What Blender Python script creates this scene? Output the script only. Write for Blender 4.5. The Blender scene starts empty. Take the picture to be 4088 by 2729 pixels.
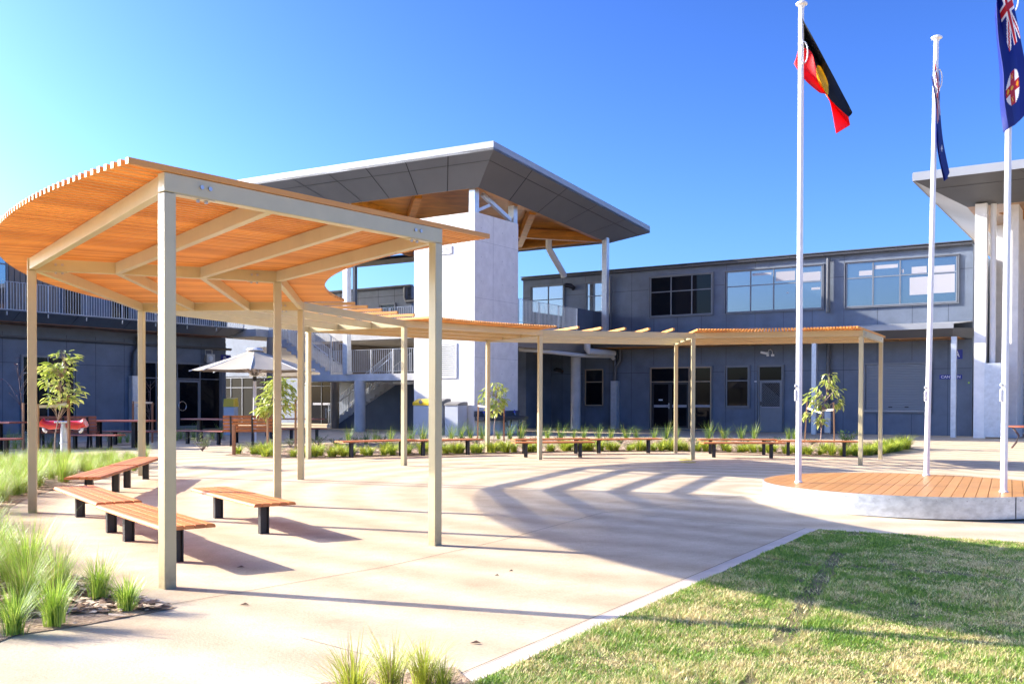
import bpy, bmesh, math, random
from mathutils import Vector, Matrix
random.seed(7)
S = bpy.context.scene
C = S.collection
# ------------------------------------------------------------------ camera
F = 3775.0; PX, PY = 2044.0, 1641.0; ROLL = 0.003; PIT = -0.012; H = 1.5
cam_d = bpy.data.cameras.new('camera'); cam = bpy.data.objects.new('camera', cam_d); C.objects.link(cam)
cam_d.sensor_width = 36.0; cam_d.lens = F/4088.0*36.0
cam_d.shift_y = (PY-1364.5)/4088.0; cam_d.clip_start = 0.1; cam_d.clip_end = 2000
cam.matrix_world = Matrix.Translation((0, 0, H)) @ Matrix.Rotation(math.pi/2+PIT, 4, 'X') @ Matrix.Rotation(ROLL, 4, 'Z')
S.camera = cam
# ------------------------------------------------------------------ sky, sun, exposure
SKY_GAMMA = 1.70; SKY_TINT = (0.56, 0.695, 1.0)
SUN_EL = math.radians(25.5)
SUN_AZ = math.radians(-13.5)          # plan direction the light travels in (from +X, anticlockwise)
S.world = bpy.data.worlds.new('World'); S.world.use_nodes = True
wn = S.world.node_tree.nodes; wl = S.world.node_tree.links
sky = wn.new('ShaderNodeTexSky'); sky.sky_type = 'NISHITA'; sky.sun_disc = False
sky.sun_elevation = SUN_EL
to_sun = Vector((-math.cos(SUN_AZ), -math.sin(SUN_AZ), 0))
sky.sun_rotation = math.atan2(to_sun.x, to_sun.y)
sky.altitude = 0; sky.air_density = 1.0; sky.dust_density = 2.0; sky.ozone_density = 3.0
bg = wn['Background']; bg.inputs['Strength'].default_value = 0.10
# the clear deep blue of the photograph's sky: the sky model with more contrast between zenith, horizon and sun side
nrm_ = wn.new('ShaderNodeMixRGB'); nrm_.blend_type = 'DIVIDE'; nrm_.inputs[0].default_value = 1.0; nrm_.inputs[2].default_value = (4, 4, 4, 1)
gam = wn.new('ShaderNodeGamma'); gam.inputs['Gamma'].default_value = SKY_GAMMA
mul_ = wn.new('ShaderNodeMixRGB'); mul_.blend_type = 'MULTIPLY'; mul_.inputs[0].default_value = 1.0; mul_.inputs[2].default_value = (4*SKY_TINT[0], 4*SKY_TINT[1], 4*SKY_TINT[2], 1)
wl.new(sky.outputs['Color'], nrm_.inputs[1]); wl.new(nrm_.outputs[0], gam.inputs['Color']); wl.new(gam.outputs[0], mul_.inputs[1]); wl.new(mul_.outputs[0], bg.inputs['Color'])
sun_d = bpy.data.lights.new('sun', 'SUN'); sun_d.energy = 3.6; sun_d.angle = math.radians(0.5); sun_d.color = (1.0, 0.91, 0.78)
sun = bpy.data.objects.new('sun', sun_d); C.objects.link(sun)
ld = Vector((math.cos(SUN_AZ)*math.cos(SUN_EL), math.sin(SUN_AZ)*math.cos(SUN_EL), -math.sin(SUN_EL)))
sun.rotation_euler = ld.to_track_quat('-Z', 'Y').to_euler(); sun.location = (-20, 10, 25)
S.view_settings.view_transform = 'Standard'; S.view_settings.look = 'None'
S.view_settings.gamma = 1.0; S.view_settings.exposure = 1.82
try:
    S.cycles.max_bounces = 8; S.cycles.diffuse_bounces = 4; S.cycles.glossy_bounces = 3; S.cycles.transparent_max_bounces = 6
except Exception: pass
# ------------------------------------------------------------------ survey helpers: a sight line of the photograph met with a real surface
cp, sp = math.cos(PIT), math.sin(PIT)
def ray(x, y):
    du, dv = x-PX, y-PY
    u, v = du+ROLL*dv, dv-ROLL*du
    return Vector((u/F, cp+v/F*sp, sp-v/F*cp))
def sstep(a, b, x):
    t = min(1, max(0, (x-a)/(b-a))); return t*t*(3-2*t)
def gz(X, Y):
    w = 1-sstep(27, 35, Y)
    Xc = max(-10, min(14, X))
    return w*(0.0018*(min(Y, 35)-10)-0.012*Xc)*sstep(1, 4, Y)+(1-w)*0.05
def G(x, y, off=0.0):
    d = ray(x, y); t = (0.0-H)/d.z
    for i in range(25):
        P = Vector((0, 0, H))+d*t; t = (gz(P.x, P.y)+off-H)/d.z
    return Vector((0, 0, H))+d*t
def GZ(x, y, z):
    d = ray(x, y); return Vector((0, 0, H))+d*((z-H)/d.z)
def at(x, y, Y):
    d = ray(x, y); return Vector((0, 0, H))+d*(Y/d.y)
T0 = Vector((-1.54, 38.8, 0)); ANG = math.radians(-33.5)
E1 = Vector((math.cos(ANG), math.sin(ANG), 0)); E2 = Vector((-math.sin(ANG), math.cos(ANG), 0))
def W(a, b, z): return T0+E1*a+E2*b+Vector((0, 0, z))
def FB(x, y, b):                       # on the plane b = const -> (a, z)
    d = ray(x, y); O = Vector((0, 0, H)); t = (b-(O-T0).dot(E2))/d.dot(E2); P = O+d*t
    return (P-T0).dot(E1), P.z
def FA_(x, y, a):                      # on the plane a = const -> (b, z)
    d = ray(x, y); O = Vector((0, 0, H)); t = (a-(O-T0).dot(E1))/d.dot(E1); P = O+d*t
    return (P-T0).dot(E2), P.z
# ------------------------------------------------------------------ materials
def mat(name, col, rough=0.6, metal=0.0, var=0.0, scale=6.0, bump=0.0, bscale=60.0, spec=0.5, dark=None, stretch=None, detail=4.0, ior=None, coat=0.0):
    m = bpy.data.materials.new(name); m.use_nodes = True
    nt = m.node_tree; n = nt.nodes; l = nt.links; p = n['Principled BSDF']
    p.inputs['Base Color'].default_value = (*col, 1); p.inputs['Roughness'].default_value = rough
    p.inputs['Metallic'].default_value = metal; p.inputs['Specular IOR Level'].default_value = spec
    if ior: p.inputs['IOR'].default_value = ior
    if coat: p.inputs['Coat Weight'].default_value = coat
    if var or bump:
        tc = n.new('ShaderNodeTexCoord'); mp = n.new('ShaderNodeMapping'); l.new(tc.outputs['Object'], mp.inputs['Vector'])
        if stretch: mp.inputs['Scale'].default_value = stretch
    if var:
        no = n.new('ShaderNodeTexNoise'); no.inputs['Scale'].default_value = scale; no.inputs['Detail'].default_value = detail
        no.inputs['Roughness'].default_value = 0.6
        l.new(mp.outputs['Vector'], no.inputs['Vector'])
        rp = n.new('ShaderNodeValToRGB'); rp.color_ramp.elements[0].position = 0.3; rp.color_ramp.elements[1].position = 0.72
        d = dark if dark else tuple(max(0, c*(1-var)) for c in col)
        b = tuple(min(1, c*(1+var*0.6)) for c in col) if not dark else col
        rp.color_ramp.elements[0].color = (*d, 1); rp.color_ramp.elements[1].color = (*b, 1)
        l.new(no.outputs['Fac'], rp.inputs['Fac']); l.new(rp.outputs['Color'], p.inputs['Base Color'])
    if bump:
        nb = n.new('ShaderNodeTexNoise'); nb.inputs['Scale'].default_value = bscale; nb.inputs['Detail'].default_value = 5
        l.new(mp.outputs['Vector'], nb.inputs['Vector'])
        bp = n.new('ShaderNodeBump'); bp.inputs['Strength'].default_value = bump; bp.inputs['Distance'].default_value = 0.02
        l.new(nb.outputs['Fac'], bp.inputs['Height']); l.new(bp.outputs['Normal'], p.inputs['Normal'])
    return m
def leafmat(name, col, col2, trans=0.35, rough=0.5):
    m = bpy.data.materials.new(name); m.use_nodes = True
    nt = m.node_tree; n = nt.nodes; l = nt.links; p = n['Principled BSDF']; out = n['Material Output']
    g = n.new('ShaderNodeNewGeometry'); rp = n.new('ShaderNodeValToRGB')
    rp.color_ramp.elements[0].color = (*col, 1); rp.color_ramp.elements[1].color = (*col2, 1)
    l.new(g.outputs['Random Per Island'], rp.inputs['Fac']); l.new(rp.outputs['Color'], p.inputs['Base Color'])
    p.inputs['Roughness'].default_value = rough
    tr = n.new('ShaderNodeBsdfTranslucent'); l.new(rp.outputs['Color'], tr.inputs['Color'])
    mx = n.new('ShaderNodeMixShader'); mx.inputs['Fac'].default_value = trans
    l.new(p.outputs['BSDF'], mx.inputs[1]); l.new(tr.outputs['BSDF'], mx.inputs[2]); l.new(mx.outputs['Shader'], out.inputs['Surface'])
    return m
M = {}
M['post'] = mat('beige_paint', (0.54, 0.46, 0.255), 0.30, var=0.07, scale=3, spec=0.5, coat=0.15)
def board(name, c0, c1, rough, nvar=0.25, nscale=9.0):        # every board of a slatted part has its own shade, plus weathering blotches
    m = bpy.data.materials.new(name); m.use_nodes = True; nt = m.node_tree; n = nt.nodes; l = nt.links; p = n['Principled BSDF']; p.inputs['Roughness'].default_value = rough
    g = n.new('ShaderNodeNewGeometry'); rp = n.new('ShaderNodeValToRGB'); rp.color_ramp.elements[0].color = (*c0, 1); rp.color_ramp.elements[1].color = (*c1, 1); l.new(g.outputs['Random Per Island'], rp.inputs['Fac'])
    tc = n.new('ShaderNodeTexCoord'); no = n.new('ShaderNodeTexNoise'); no.inputs['Scale'].default_value = nscale; no.inputs['Detail'].default_value = 6; no.inputs['Roughness'].default_value = 0.65; l.new(tc.outputs['Object'], no.inputs['Vector'])
    r2 = n.new('ShaderNodeValToRGB'); r2.color_ramp.elements[0].position = 0.3; r2.color_ramp.elements[1].position = 0.65; k = 1-nvar; r2.color_ramp.elements[0].color = (k, k, k, 1); r2.color_ramp.elements[1].color = (1, 1, 1, 1); l.new(no.outputs['Fac'], r2.inputs['Fac'])
    x = n.new('ShaderNodeMixRGB'); x.blend_type = 'MULTIPLY'; x.inputs[0].default_value = 1; l.new(rp.outputs[0], x.inputs[1]); l.new(r2.outputs[0], x.inputs[2]); l.new(x.outputs[0], p.inputs['Base Color']); return m
def foot_dirt(m):                      # scuffs and splashed dirt on the lowest hand of a post
    nt = m.node_tree; n = nt.nodes; l = nt.links; p = n['Principled BSDF']; src = p.inputs['Base Color'].links[0].from_socket
    g = n.new('ShaderNodeNewGeometry'); sx = n.new('ShaderNodeSeparateXYZ'); l.new(g.outputs['Position'], sx.inputs[0])
    mr = n.new('ShaderNodeMapRange'); mr.inputs[1].default_value = 0.0; mr.inputs[2].default_value = 0.32; mr.inputs[3].default_value = 1.0; mr.inputs[4].default_value = 0.0; l.new(sx.outputs['Z'], mr.inputs[0])
    no = n.new('ShaderNodeTexNoise'); no.inputs['Scale'].default_value = 22; no.inputs['Detail'].default_value = 6; l.new(g.outputs['Position'], no.inputs['Vector'])
    mu = n.new('ShaderNodeMath'); mu.operation = 'MULTIPLY'; l.new(mr.outputs[0], mu.inputs[0]); l.new(no.outputs['Fac'], mu.inputs[1])
    x = n.new('ShaderNodeMixRGB'); x.inputs[2].default_value = (0.17, 0.13, 0.085, 1); l.new(mu.outputs[0], x.inputs[0]); l.new(src, x.inputs[1]); l.new(x.outputs[0], p.inputs['Base Color'])
foot_dirt(M['post'])
M['slat'] = board('orange_composite_timber', (0.60, 0.24, 0.045), (0.80, 0.37, 0.08), 0.5, 0.12, 3.0)
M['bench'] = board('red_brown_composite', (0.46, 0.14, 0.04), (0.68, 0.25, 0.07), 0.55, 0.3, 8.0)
M['bench2'] = board('maroon_and_shade_composite', (0.26, 0.07, 0.04), (0.40, 0.11, 0.055), 0.42, 0.25, 8.0)  # darker boards; on the left backrest bench the shade is painted in
M['black'] = mat('black_steel', (0.018, 0.018, 0.022), 0.42, var=0.25, scale=20)
M['galv'] = mat('galvanised_steel', (0.58, 0.61, 0.64), 0.40, 0.5, var=0.13, scale=7, bump=0.05, bscale=30)
M['steel'] = mat('stainless_steel', (0.62, 0.64, 0.66), 0.25, 0.95)
M['zinc'] = mat('zinc_bolt', (0.45, 0.45, 0.48), 0.4, 0.8)
M['white'] = mat('white_paint', (0.82, 0.82, 0.80), 0.3, var=0.04, scale=3)
M['panel'] = mat('charcoal_fibre_cement', (0.125, 0.155, 0.205), 0.55, var=0.22, scale=1.2, bump=0.05, bscale=150)
M['panel2'] = mat('slate_blue_panel', (0.070, 0.098, 0.140), 0.5, var=0.15, scale=1.5)
M['joint'] = mat('dark_joint', (0.012, 0.014, 0.018), 0.8)
M['frame'] = mat('grey_window_frame', (0.17, 0.185, 0.21), 0.4, var=0.06)
M['frameb'] = mat('bronze_window_frame', (0.42, 0.31, 0.20), 0.4, var=0.06)
M['gutter'] = mat('grey_gutter_metal', (0.085, 0.092, 0.105), 0.4, 0.1, var=0.1)
M['glass'] = mat('dark_window_glass', (0.004, 0.005, 0.008), 0.03, var=0, ior=1.45, spec=0.22)
def mirror_glass(name, base, k):
    m = bpy.data.materials.new(name); m.use_nodes = True; nt = m.node_tree; n = nt.nodes; l = nt.links; p = n['Principled BSDF']
    p.inputs['Base Color'].default_value = (*base, 1); p.inputs['Roughness'].default_value = 0.04
    g = n.new('ShaderNodeBsdfGlossy'); g.inputs['Roughness'].default_value = 0.015; g.inputs['Color'].default_value = (0.85, 0.92, 1.0, 1)
    x = n.new('ShaderNodeMixShader'); x.inputs[0].default_value = k; l.new(p.outputs[0], x.inputs[1]); l.new(g.outputs[0], x.inputs[2]); l.new(x.outputs[0], n['Material Output'].inputs['Surface']); return m
M['glassr'] = mirror_glass('sky_reflecting_glass', (0.03, 0.045, 0.06), 0.20)
M['glassm'] = mat('shaded_ground_floor_glass', (0.035, 0.036, 0.034), 0.12, spec=0.06)
M['blind_or_light'] = mat('pale_blind', (0.34, 0.34, 0.37), 0.8)
M['concrete'] = mat('tower_concrete', (0.72, 0.71, 0.69), 0.88, var=0.12, scale=2.6, bump=0.12, bscale=26, detail=8)
M['slab'] = mat('slab_concrete', (0.50, 0.50, 0.49), 0.85, var=0.2, scale=1.6, bump=0.1, bscale=30, detail=8)
M['beige'] = mat('beige_block', (0.24, 0.205, 0.165), 0.85, var=0.12, scale=1.4)
M['fascia'] = mat('silver_fascia', (0.31, 0.32, 0.33), 0.4, 0.2, var=0.06, scale=1)
M['soffit'] = mat('grey_soffit_panel', (0.120, 0.122, 0.126), 0.55, var=0.08, scale=0.8)
M['soffit_sunlit'] = mat('sunlit_soffit_panel', (0.62, 0.62, 0.62), 0.6, var=0.05, scale=0.8)  # paler copy of the soffit panel, sunlight on the side painted in
M['ply'] = mat('varnished_plywood', (0.52, 0.21, 0.026), 0.35, var=0.42, scale=0.9, stretch=(1, 3, 6), detail=7)
M['timber'] = mat('raw_timber_stake', (0.46, 0.26, 0.13), 0.75, var=0.3, scale=10, stretch=(1, 1, 0.2))
M['timberd'] = mat('brown_timber_stake', (0.30, 0.13, 0.06), 0.75, var=0.3, scale=10, stretch=(1, 1, 0.2))
M['hessian'] = mat('cream_hessian_tie', (0.72, 0.62, 0.46), 0.9)
M['decking'] = board('deck_boards', (0.54, 0.25, 0.062), (0.64, 0.31, 0.09), 0.40, 0.2, 5.0)
M['bark'] = mat('young_bark', (0.42, 0.30, 0.24), 0.8, var=0.3, scale=20)
M['barkd'] = mat('twig_bark', (0.16, 0.11, 0.10), 0.8, var=0.3, scale=20)
M['yellow'] = mat('yellow_plastic', (0.78, 0.50, 0.02), 0.35)
M['bin'] = mat('silver_bin_sheet', (0.50, 0.53, 0.58), 0.4, 0.3, var=0.06, scale=2)
M['binlid'] = mat('dark_bin_lid', (0.20, 0.19, 0.17), 0.5)
M['red'] = mat('red_enamel', (0.62, 0.02, 0.02), 0.25, coat=0.4)
M['blue'] = mat('sign_blue', (0.012, 0.02, 0.24), 0.35)
M['bluetap'] = mat('blue_tap_handle', (0.02, 0.05, 0.55), 0.3)
M['letter'] = mat('sign_white', (0.85, 0.85, 0.85), 0.4)
M['pvc'] = mat('grey_pvc_pipe', (0.52, 0.51, 0.48), 0.45)
M['canvas'] = mat('cream_canvas', (0.50, 0.43, 0.32), 0.85, var=0.06, scale=3)
M['canvasb'] = mat('bluegrey_canvas', (0.34, 0.40, 0.52), 0.85, var=0.06, scale=3)
M['carpet'] = mat('green_mat', (0.03, 0.14, 0.02), 0.9, var=0.2, scale=8)
M['shutter'] = mat('roller_shutter', (0.21, 0.235, 0.265), 0.45, 0.1)
M['gap_shade'] = mat('dark_gap', (0.02, 0.018, 0.015), 0.9)  # near black painted in for the shade inside gaps and the vent
M['leaf'] = leafmat('broad_leaf', (0.24, 0.34, 0.03), (0.72, 0.74, 0.22), 0.3, 0.3)
M['leafd'] = leafmat('dark_leaf', (0.03, 0.075, 0.02), (0.10, 0.19, 0.045), 0.25, 0.35)
M['leafr'] = leafmat('purple_leaf', (0.05, 0.01, 0.015), (0.14, 0.03, 0.03), 0.25, 0.4)
M['leafg'] = leafmat('silver_shrub_leaf', (0.16, 0.22, 0.10), (0.34, 0.38, 0.2), 0.25, 0.5)
M['blade'] = leafmat('tussock_blade', (0.19, 0.36, 0.02), (0.62, 0.74, 0.14), 0.35, 0.45)
M['bladeg'] = leafmat('green_strap_blade', (0.07, 0.17, 0.025), (0.28, 0.42, 0.08), 0.3, 0.45)
M['bladey'] = leafmat('yellow_green_blade', (0.26, 0.36, 0.02), (0.66, 0.68, 0.10), 0.35, 0.45)
# ------------------------------------------------------------------ mesh builder
class MB:
    def __init__(s): s.v = []; s.f = []; s.mi = []
    def add(s, vs, fs, mi=0):
        o = len(s.v); s.v += [tuple(v) for v in vs]
        for f in fs: s.f.append(tuple(o+i for i in f)); s.mi.append(mi)
        return s
    def hexa(s, p, mi=0):              # 8 corners: bottom 4 (ccw), top 4
        return s.add(p, [(3, 2, 1, 0), (4, 5, 6, 7), (0, 1, 5, 4), (1, 2, 6, 5), (2, 3, 7, 6), (3, 0, 4, 7)], mi)
    def box(s, x0, x1, y0, y1, z0, z1, mi=0):
        return s.hexa([(x0, y0, z0), (x1, y0, z0), (x1, y1, z0), (x0, y1, z0), (x0, y0, z1), (x1, y0, z1), (x1, y1, z1), (x0, y1, z1)], mi)
    def bb(s, a0, a1, b0, b1, z0, z1, mi=0):   # box in the building frame
        return s.hexa([W(a0, b0, z0), W(a1, b0, z0), W(a1, b1, z0), W(a0, b1, z0), W(a0, b0, z1), W(a1, b0, z1), W(a1, b1, z1), W(a0, b1, z1)], mi)
    def bar(s, p, q, w, h, up=(0, 0, 1), mi=0):   # w across, h along up; p,q are centre-line ends
        p = Vector(p); q = Vector(q); d = (q-p).normalized(); upv = Vector(up)
        if abs(d.dot(upv)) > 0.99: upv = Vector((1, 0, 0))
        sd = d.cross(upv).normalized(); u = sd.cross(d).normalized()
        c = []
        for e in (p, q):
            c.append([e-sd*w/2-u*h/2, e+sd*w/2-u*h/2, e+sd*w/2+u*h/2, e-sd*w/2+u*h/2])
        return s.add(c[0]+c[1], [(0, 1, 2, 3), (7, 6, 5, 4), (0, 4, 5, 1), (1, 5, 6, 2), (2, 6, 7, 3), (3, 7, 4, 0)], mi)
    def tube(s, pts, r, n=10, mi=0, cap=True):
        pts = [Vector(p) for p in pts]; rr = r if isinstance(r, (list, tuple)) else [r]*len(pts)
        rings = []; ref = None
        for i, p in enumerate(pts):
            d = (pts[min(i+1, len(pts)-1)]-pts[max(i-1, 0)]).normalized()
            if ref is None: ref = Vector((0, 0, 1)) if abs(d.z) < 0.9 else Vector((1, 0, 0))
            a = d.cross(ref).normalized(); b = d.cross(a).normalized(); ref = b.cross(d) if False else ref
            rings.append([p+a*(rr[i]*math.cos(2*math.pi*k/n))+b*(rr[i]*math.sin(2*math.pi*k/n)) for k in range(n)])
        vs = [v for rg in rings for v in rg]; fs = []
        for i in range(len(pts)-1):
            for k in range(n): fs.append((i*n+k, i*n+(k+1) % n, (i+1)*n+(k+1) % n, (i+1)*n+k))
        if cap:
            fs.append(tuple(range(n))); fs.append(tuple((len(pts)-1)*n+k for k in reversed(range(n))))
        return s.add(vs, fs, mi)
    def prism(s, poly, z0, z1, mi=0):
        n = len(poly); vs = [(p[0], p[1], z0) for p in poly]+[(p[0], p[1], z1) for p in poly]
        fs = [tuple(reversed(range(n))), tuple(range(n, 2*n))]+[(i, (i+1) % n, n+(i+1) % n, n+i) for i in range(n)]
        return s.add(vs, fs, mi)
    def lathe(s, prof, c, n=16, mi=0):            # prof: (r, z)
        c = Vector(c); vs = []; fs = []
        for r, z in prof:
            for k in range(n): vs.append(c+Vector((r*math.cos(2*math.pi*k/n), r*math.sin(2*math.pi*k/n), z)))
        for i in range(len(prof)-1):
            for k in range(n): fs.append((i*n+k, i*n+(k+1) % n, (i+1)*n+(k+1) % n, (i+1)*n+k))
        fs.append(tuple(reversed(range(n)))); fs.append(tuple((len(prof)-1)*n+k for k in range(n)))
        return s.add(vs, fs, mi)
    def build(s, name, mats, parent=None, smooth=False, bevel=0.0):
        me = bpy.data.meshes.new(name); me.from_pydata(s.v, [], s.f)
        if not isinstance(mats, (list, tuple)): mats = [mats]
        for m in mats: me.materials.append(m)
        if len(mats) > 1: me.polygons.foreach_set('material_index', s.mi)
        me.update()
        bm = bmesh.new(); bm.from_mesh(me); bmesh.ops.recalc_face_normals(bm, faces=bm.faces); bm.to_mesh(me); bm.free()
        if smooth:
            me.polygons.foreach_set('use_smooth', [True]*len(me.polygons))
            if smooth == 'auto':
                try: me.set_sharp_from_angle(angle=math.radians(40))
                except Exception: pass
        o = bpy.data.objects.new(name, me); C.objects.link(o)
        if bevel:
            b = o.modifiers.new('bevel', 'BEVEL'); b.width = bevel; b.segments = 2; b.limit_method = 'ANGLE'
        if parent is not None:
            o.parent = parent; o.matrix_parent_inverse = parent.matrix_world.inverted() if not parent.get('_at') else Matrix.Translation(-Vector(parent['_at']))
        return o
def thing(name, label, cat, loc=(0, 0, 0), group=None):
    o = bpy.data.objects.new(name, None); o.empty_display_size = 0.2; C.objects.link(o)
    o.location = loc; o['_at'] = tuple(loc); tag(o, label, cat, group); return o
def tag(o, label, cat, group=None, kind=None):
    o['label'] = label; o['category'] = cat
    if group: o['group'] = group
    if kind: o['kind'] = kind
    return o
def struct(o, label, cat): return tag(o, label, cat, None, 'structure')
def kids(o): return [c for c in bpy.data.objects if c.parent == o]
def copy_tree(o, ch_map, parent=None):
    c = o.copy(); C.objects.link(c)
    if parent is not None: c.parent = parent
    for k in ch_map.get(o.name, []): copy_tree(k, ch_map, c)
    return c
def tree_map(root):
    m = {}
    def rec(o):
        m[o.name] = kids(o)
        for k in m[o.name]: rec(k)
    rec(root); return m
def text_mesh(name, body, size, parent, origin, xdir, zdir, mat_, extrude=0.004, width=None):
    cu = bpy.data.curves.new(name, 'FONT'); cu.body = body; cu.size = size; cu.extrude = extrude; cu.align_x = 'CENTER'; cu.align_y = 'CENTER'
    cu.offset = 0.006*size
    tmp = bpy.data.objects.new(name+'_tmp', cu); C.objects.link(tmp)
    bpy.context.view_layer.update()
    me = bpy.data.meshes.new_from_object(tmp.evaluated_get(bpy.context.evaluated_depsgraph_get()))
    bpy.data.objects.remove(tmp); bpy.data.curves.remove(cu)
    xs = [v.co.x for v in me.vertices]; w = max(xs)-min(xs); k = (width/w) if width else 1
    x = Vector(xdir).normalized(); z = Vector(zdir).normalized(); y = z.cross(x)
    for v in me.vertices: v.co = Vector(origin)+x*(v.co.x*k)+z*v.co.y+x.cross(z)*v.co.z
    me.materials.append(mat_)
    o = bpy.data.objects.new(name, me); C.objects.link(o)
    if parent is not None:
        o.parent = parent; o.matrix_parent_inverse = Matrix.Translation(-Vector(parent['_at']))
    return o
# ================================================================== ground
CX, CY, R1, R2, TH0, DT, TP = 4.452, 16.118, 8.2435, 11.3475, -129.17, 28.468, 3.097
def grid_ground():
    mb = MB(); xs = [-400, -150, -80, -50]+[x*1.0 for x in range(-36, 47)]+[60, 90, 160, 400]
    ys = [-200, -60, -20, -8, -4]+[y*1.0 for y in range(-2, 46)]+[50, 60, 80, 120, 250, 600]
    vs = [(x, y, gz(x, y)) for y in ys for x in xs]; n = len(xs)
    fs = [(j*n+i, j*n+i+1, (j+1)*n+i+1, (j+1)*n+i) for j in range(len(ys)-1) for i in range(n-1)]
    mb.add(vs, fs); return mb
def ground_mat():
    m = bpy.data.materials.new('sand_coloured_concrete'); m.use_nodes = True
    nt = m.node_tree; n = nt.nodes; l = nt.links; p = n['Principled BSDF']; p.inputs['Roughness'].default_value = 0.85
    p.inputs['Specular IOR Level'].default_value = 0.25
    tc = n.new('ShaderNodeTexCoord')
    def noise(sc, det, vec, rough=0.55, dist=0.0):
        a = n.new('ShaderNodeTexNoise'); a.inputs['Scale'].default_value = sc; a.inputs['Detail'].default_value = det
        a.inputs['Roughness'].default_value = rough; a.inputs['Distortion'].default_value = dist; l.new(vec, a.inputs['Vector']); return a
    mp = n.new('ShaderNodeMapping'); mp.inputs['Location'].default_value = (-CX, -CY, 0); l.new(tc.outputs['Object'], mp.inputs['Vector'])
    # hose-down rings: a wave that follows the circle, bent by noise
    wv = n.new('ShaderNodeTexWave'); wv.wave_type = 'RINGS'; wv.rings_direction = 'Z'; wv.wave_profile = 'SIN'
    wv.inputs['Scale'].default_value = 0.36; wv.inputs['Distortion'].default_value = 6.5; wv.inputs['Detail'].default_value = 2.5; wv.inputs['Detail Scale'].default_value = 0.55
    l.new(mp.outputs['Vector'], wv.inputs['Vector'])
    n1 = noise(0.55, 6, tc.outputs['Object']); n2 = noise(55, 3, tc.outputs['Object']); n3 = noise(2.3, 7, tc.outputs['Object'], 0.65)
    r1 = n.new('ShaderNodeValToRGB'); r1.color_ramp.elements[0].position = 0.05; r1.color_ramp.elements[1].position = 0.95
    r1.color_ramp.elements[0].color = (0.485, 0.360, 0.225, 1); r1.color_ramp.elements[1].color = (0.65, 0.535, 0.365, 1)
    mx1 = n.new('ShaderNodeMath'); mx1.operation = 'MULTIPLY_ADD'; mx1.inputs[1].default_value = 0.60
    l.new(wv.outputs['Fac'], mx1.inputs[0])
    md = n.new('ShaderNodeMath'); md.operation = 'MULTIPLY'; md.inputs[1].default_value = 0.62; l.new(n1.outputs['Fac'], md.inputs[0]); l.new(md.outputs[0], mx1.inputs[2])
    l.new(mx1.outputs[0], r1.inputs['Fac'])
    # fine speckle and blotches
    r2 = n.new('ShaderNodeValToRGB'); r2.color_ramp.elements[0].position = 0.28; r2.color_ramp.elements[1].position = 0.60
    r2.color_ramp.elements[0].color = (0.80, 0.77, 0.73, 1); r2.color_ramp.elements[1].color = (1.04, 1.04, 1.04, 1); l.new(n3.outputs['Fac'], r2.inputs['Fac'])
    r3 = n.new('ShaderNodeValToRGB'); r3.color_ramp.elements[0].position = 0.30; r3.color_ramp.elements[1].position = 0.62
    r3.color_ramp.elements[0].color = (0.82, 0.80, 0.78, 1); r3.color_ramp.elements[1].color = (1.05, 1.05, 1.05, 1); l.new(n2.outputs['Fac'], r3.inputs['Fac'])
    a = n.new('ShaderNodeMixRGB'); a.blend_type = 'MULTIPLY'; a.inputs[0].default_value = 0.8; l.new(r1.outputs[0], a.inputs[1]); l.new(r2.outputs[0], a.inputs[2])
    b = n.new('ShaderNodeMixRGB'); b.blend_type = 'MULTIPLY'; b.inputs[0].default_value = 0.7; l.new(a.outputs[0], b.inputs[1]); l.new(r3.outputs[0], b.inputs[2])
    l.new(b.outputs[0], p.inputs['Base Color'])
    bp = n.new('ShaderNodeBump'); bp.inputs['Strength'].default_value = 0.25; bp.inputs['Distance'].default_value = 0.01
    l.new(n2.outputs['Fac'], bp.inputs['Height']); l.new(bp.outputs['Normal'], p.inputs['Normal'])
    return m
struct(grid_ground().build('ground', ground_mat(), smooth=True), 'sand coloured concrete paving that covers the whole courtyard', 'paving')
def sheet(pts, dz, seg=0.5):                 # a thin sheet that follows the ground, polygon in plan
    bm = bmesh.new(); vs = [bm.verts.new((p[0], p[1], 0)) for p in pts]; bm.faces.new(vs)
    x0 = min(p[0] for p in pts); x1 = max(p[0] for p in pts); y0 = min(p[1] for p in pts); y1 = max(p[1] for p in pts)
    for ax, lo, hi in ((0, x0, x1), (1, y0, y1)):
        k = math.floor(lo/seg)+1
        while k*seg < hi:
            nrm = (1, 0, 0) if ax == 0 else (0, 1, 0); co = (k*seg, 0, 0) if ax == 0 else (0, k*seg, 0)
            bmesh.ops.bisect_plane(bm, geom=bm.verts[:]+bm.edges[:]+bm.faces[:], plane_co=co, plane_no=nrm); k += 1
    bmesh.ops.triangulate(bm, faces=bm.faces[:])
    mb = MB(); bm.verts.index_update()
    mb.add([(v.co.x, v.co.y, gz(v.co.x, v.co.y)+dz) for v in bm.verts], [tuple(v.index for v in f.verts) for f in bm.faces]); bm.free(); return mb
def strip(pix, w, dz):                        # ribbon along ground points
    P = [G(*p) if len(p) == 2 else Vector(p) for p in pix]; L = []; 
    Q = []
    for a, b in zip(P, P[1:]):
        k = max(1, int((b-a).length/0.5))
        for i in range(k): Q.append(a+(b-a)*i/k)
    Q.append(P[-1]); mb = MB(); vs = []
    for i, q in enumerate(Q):
        d = (Q[min(i+1, len(Q)-1)]-Q[max(i-1, 0)]); d.z = 0; d.normalize(); s = Vector((-d.y, d.x, 0))*w/2
        for e in (q-s, q+s): vs.append((e.x, e.y, gz(e.x, e.y)+dz))
    mb.add(vs, [(2*i, 2*i+1, 2*i+3, 2*i+2) for i in range(len(Q)-1)]); return mb
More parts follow.
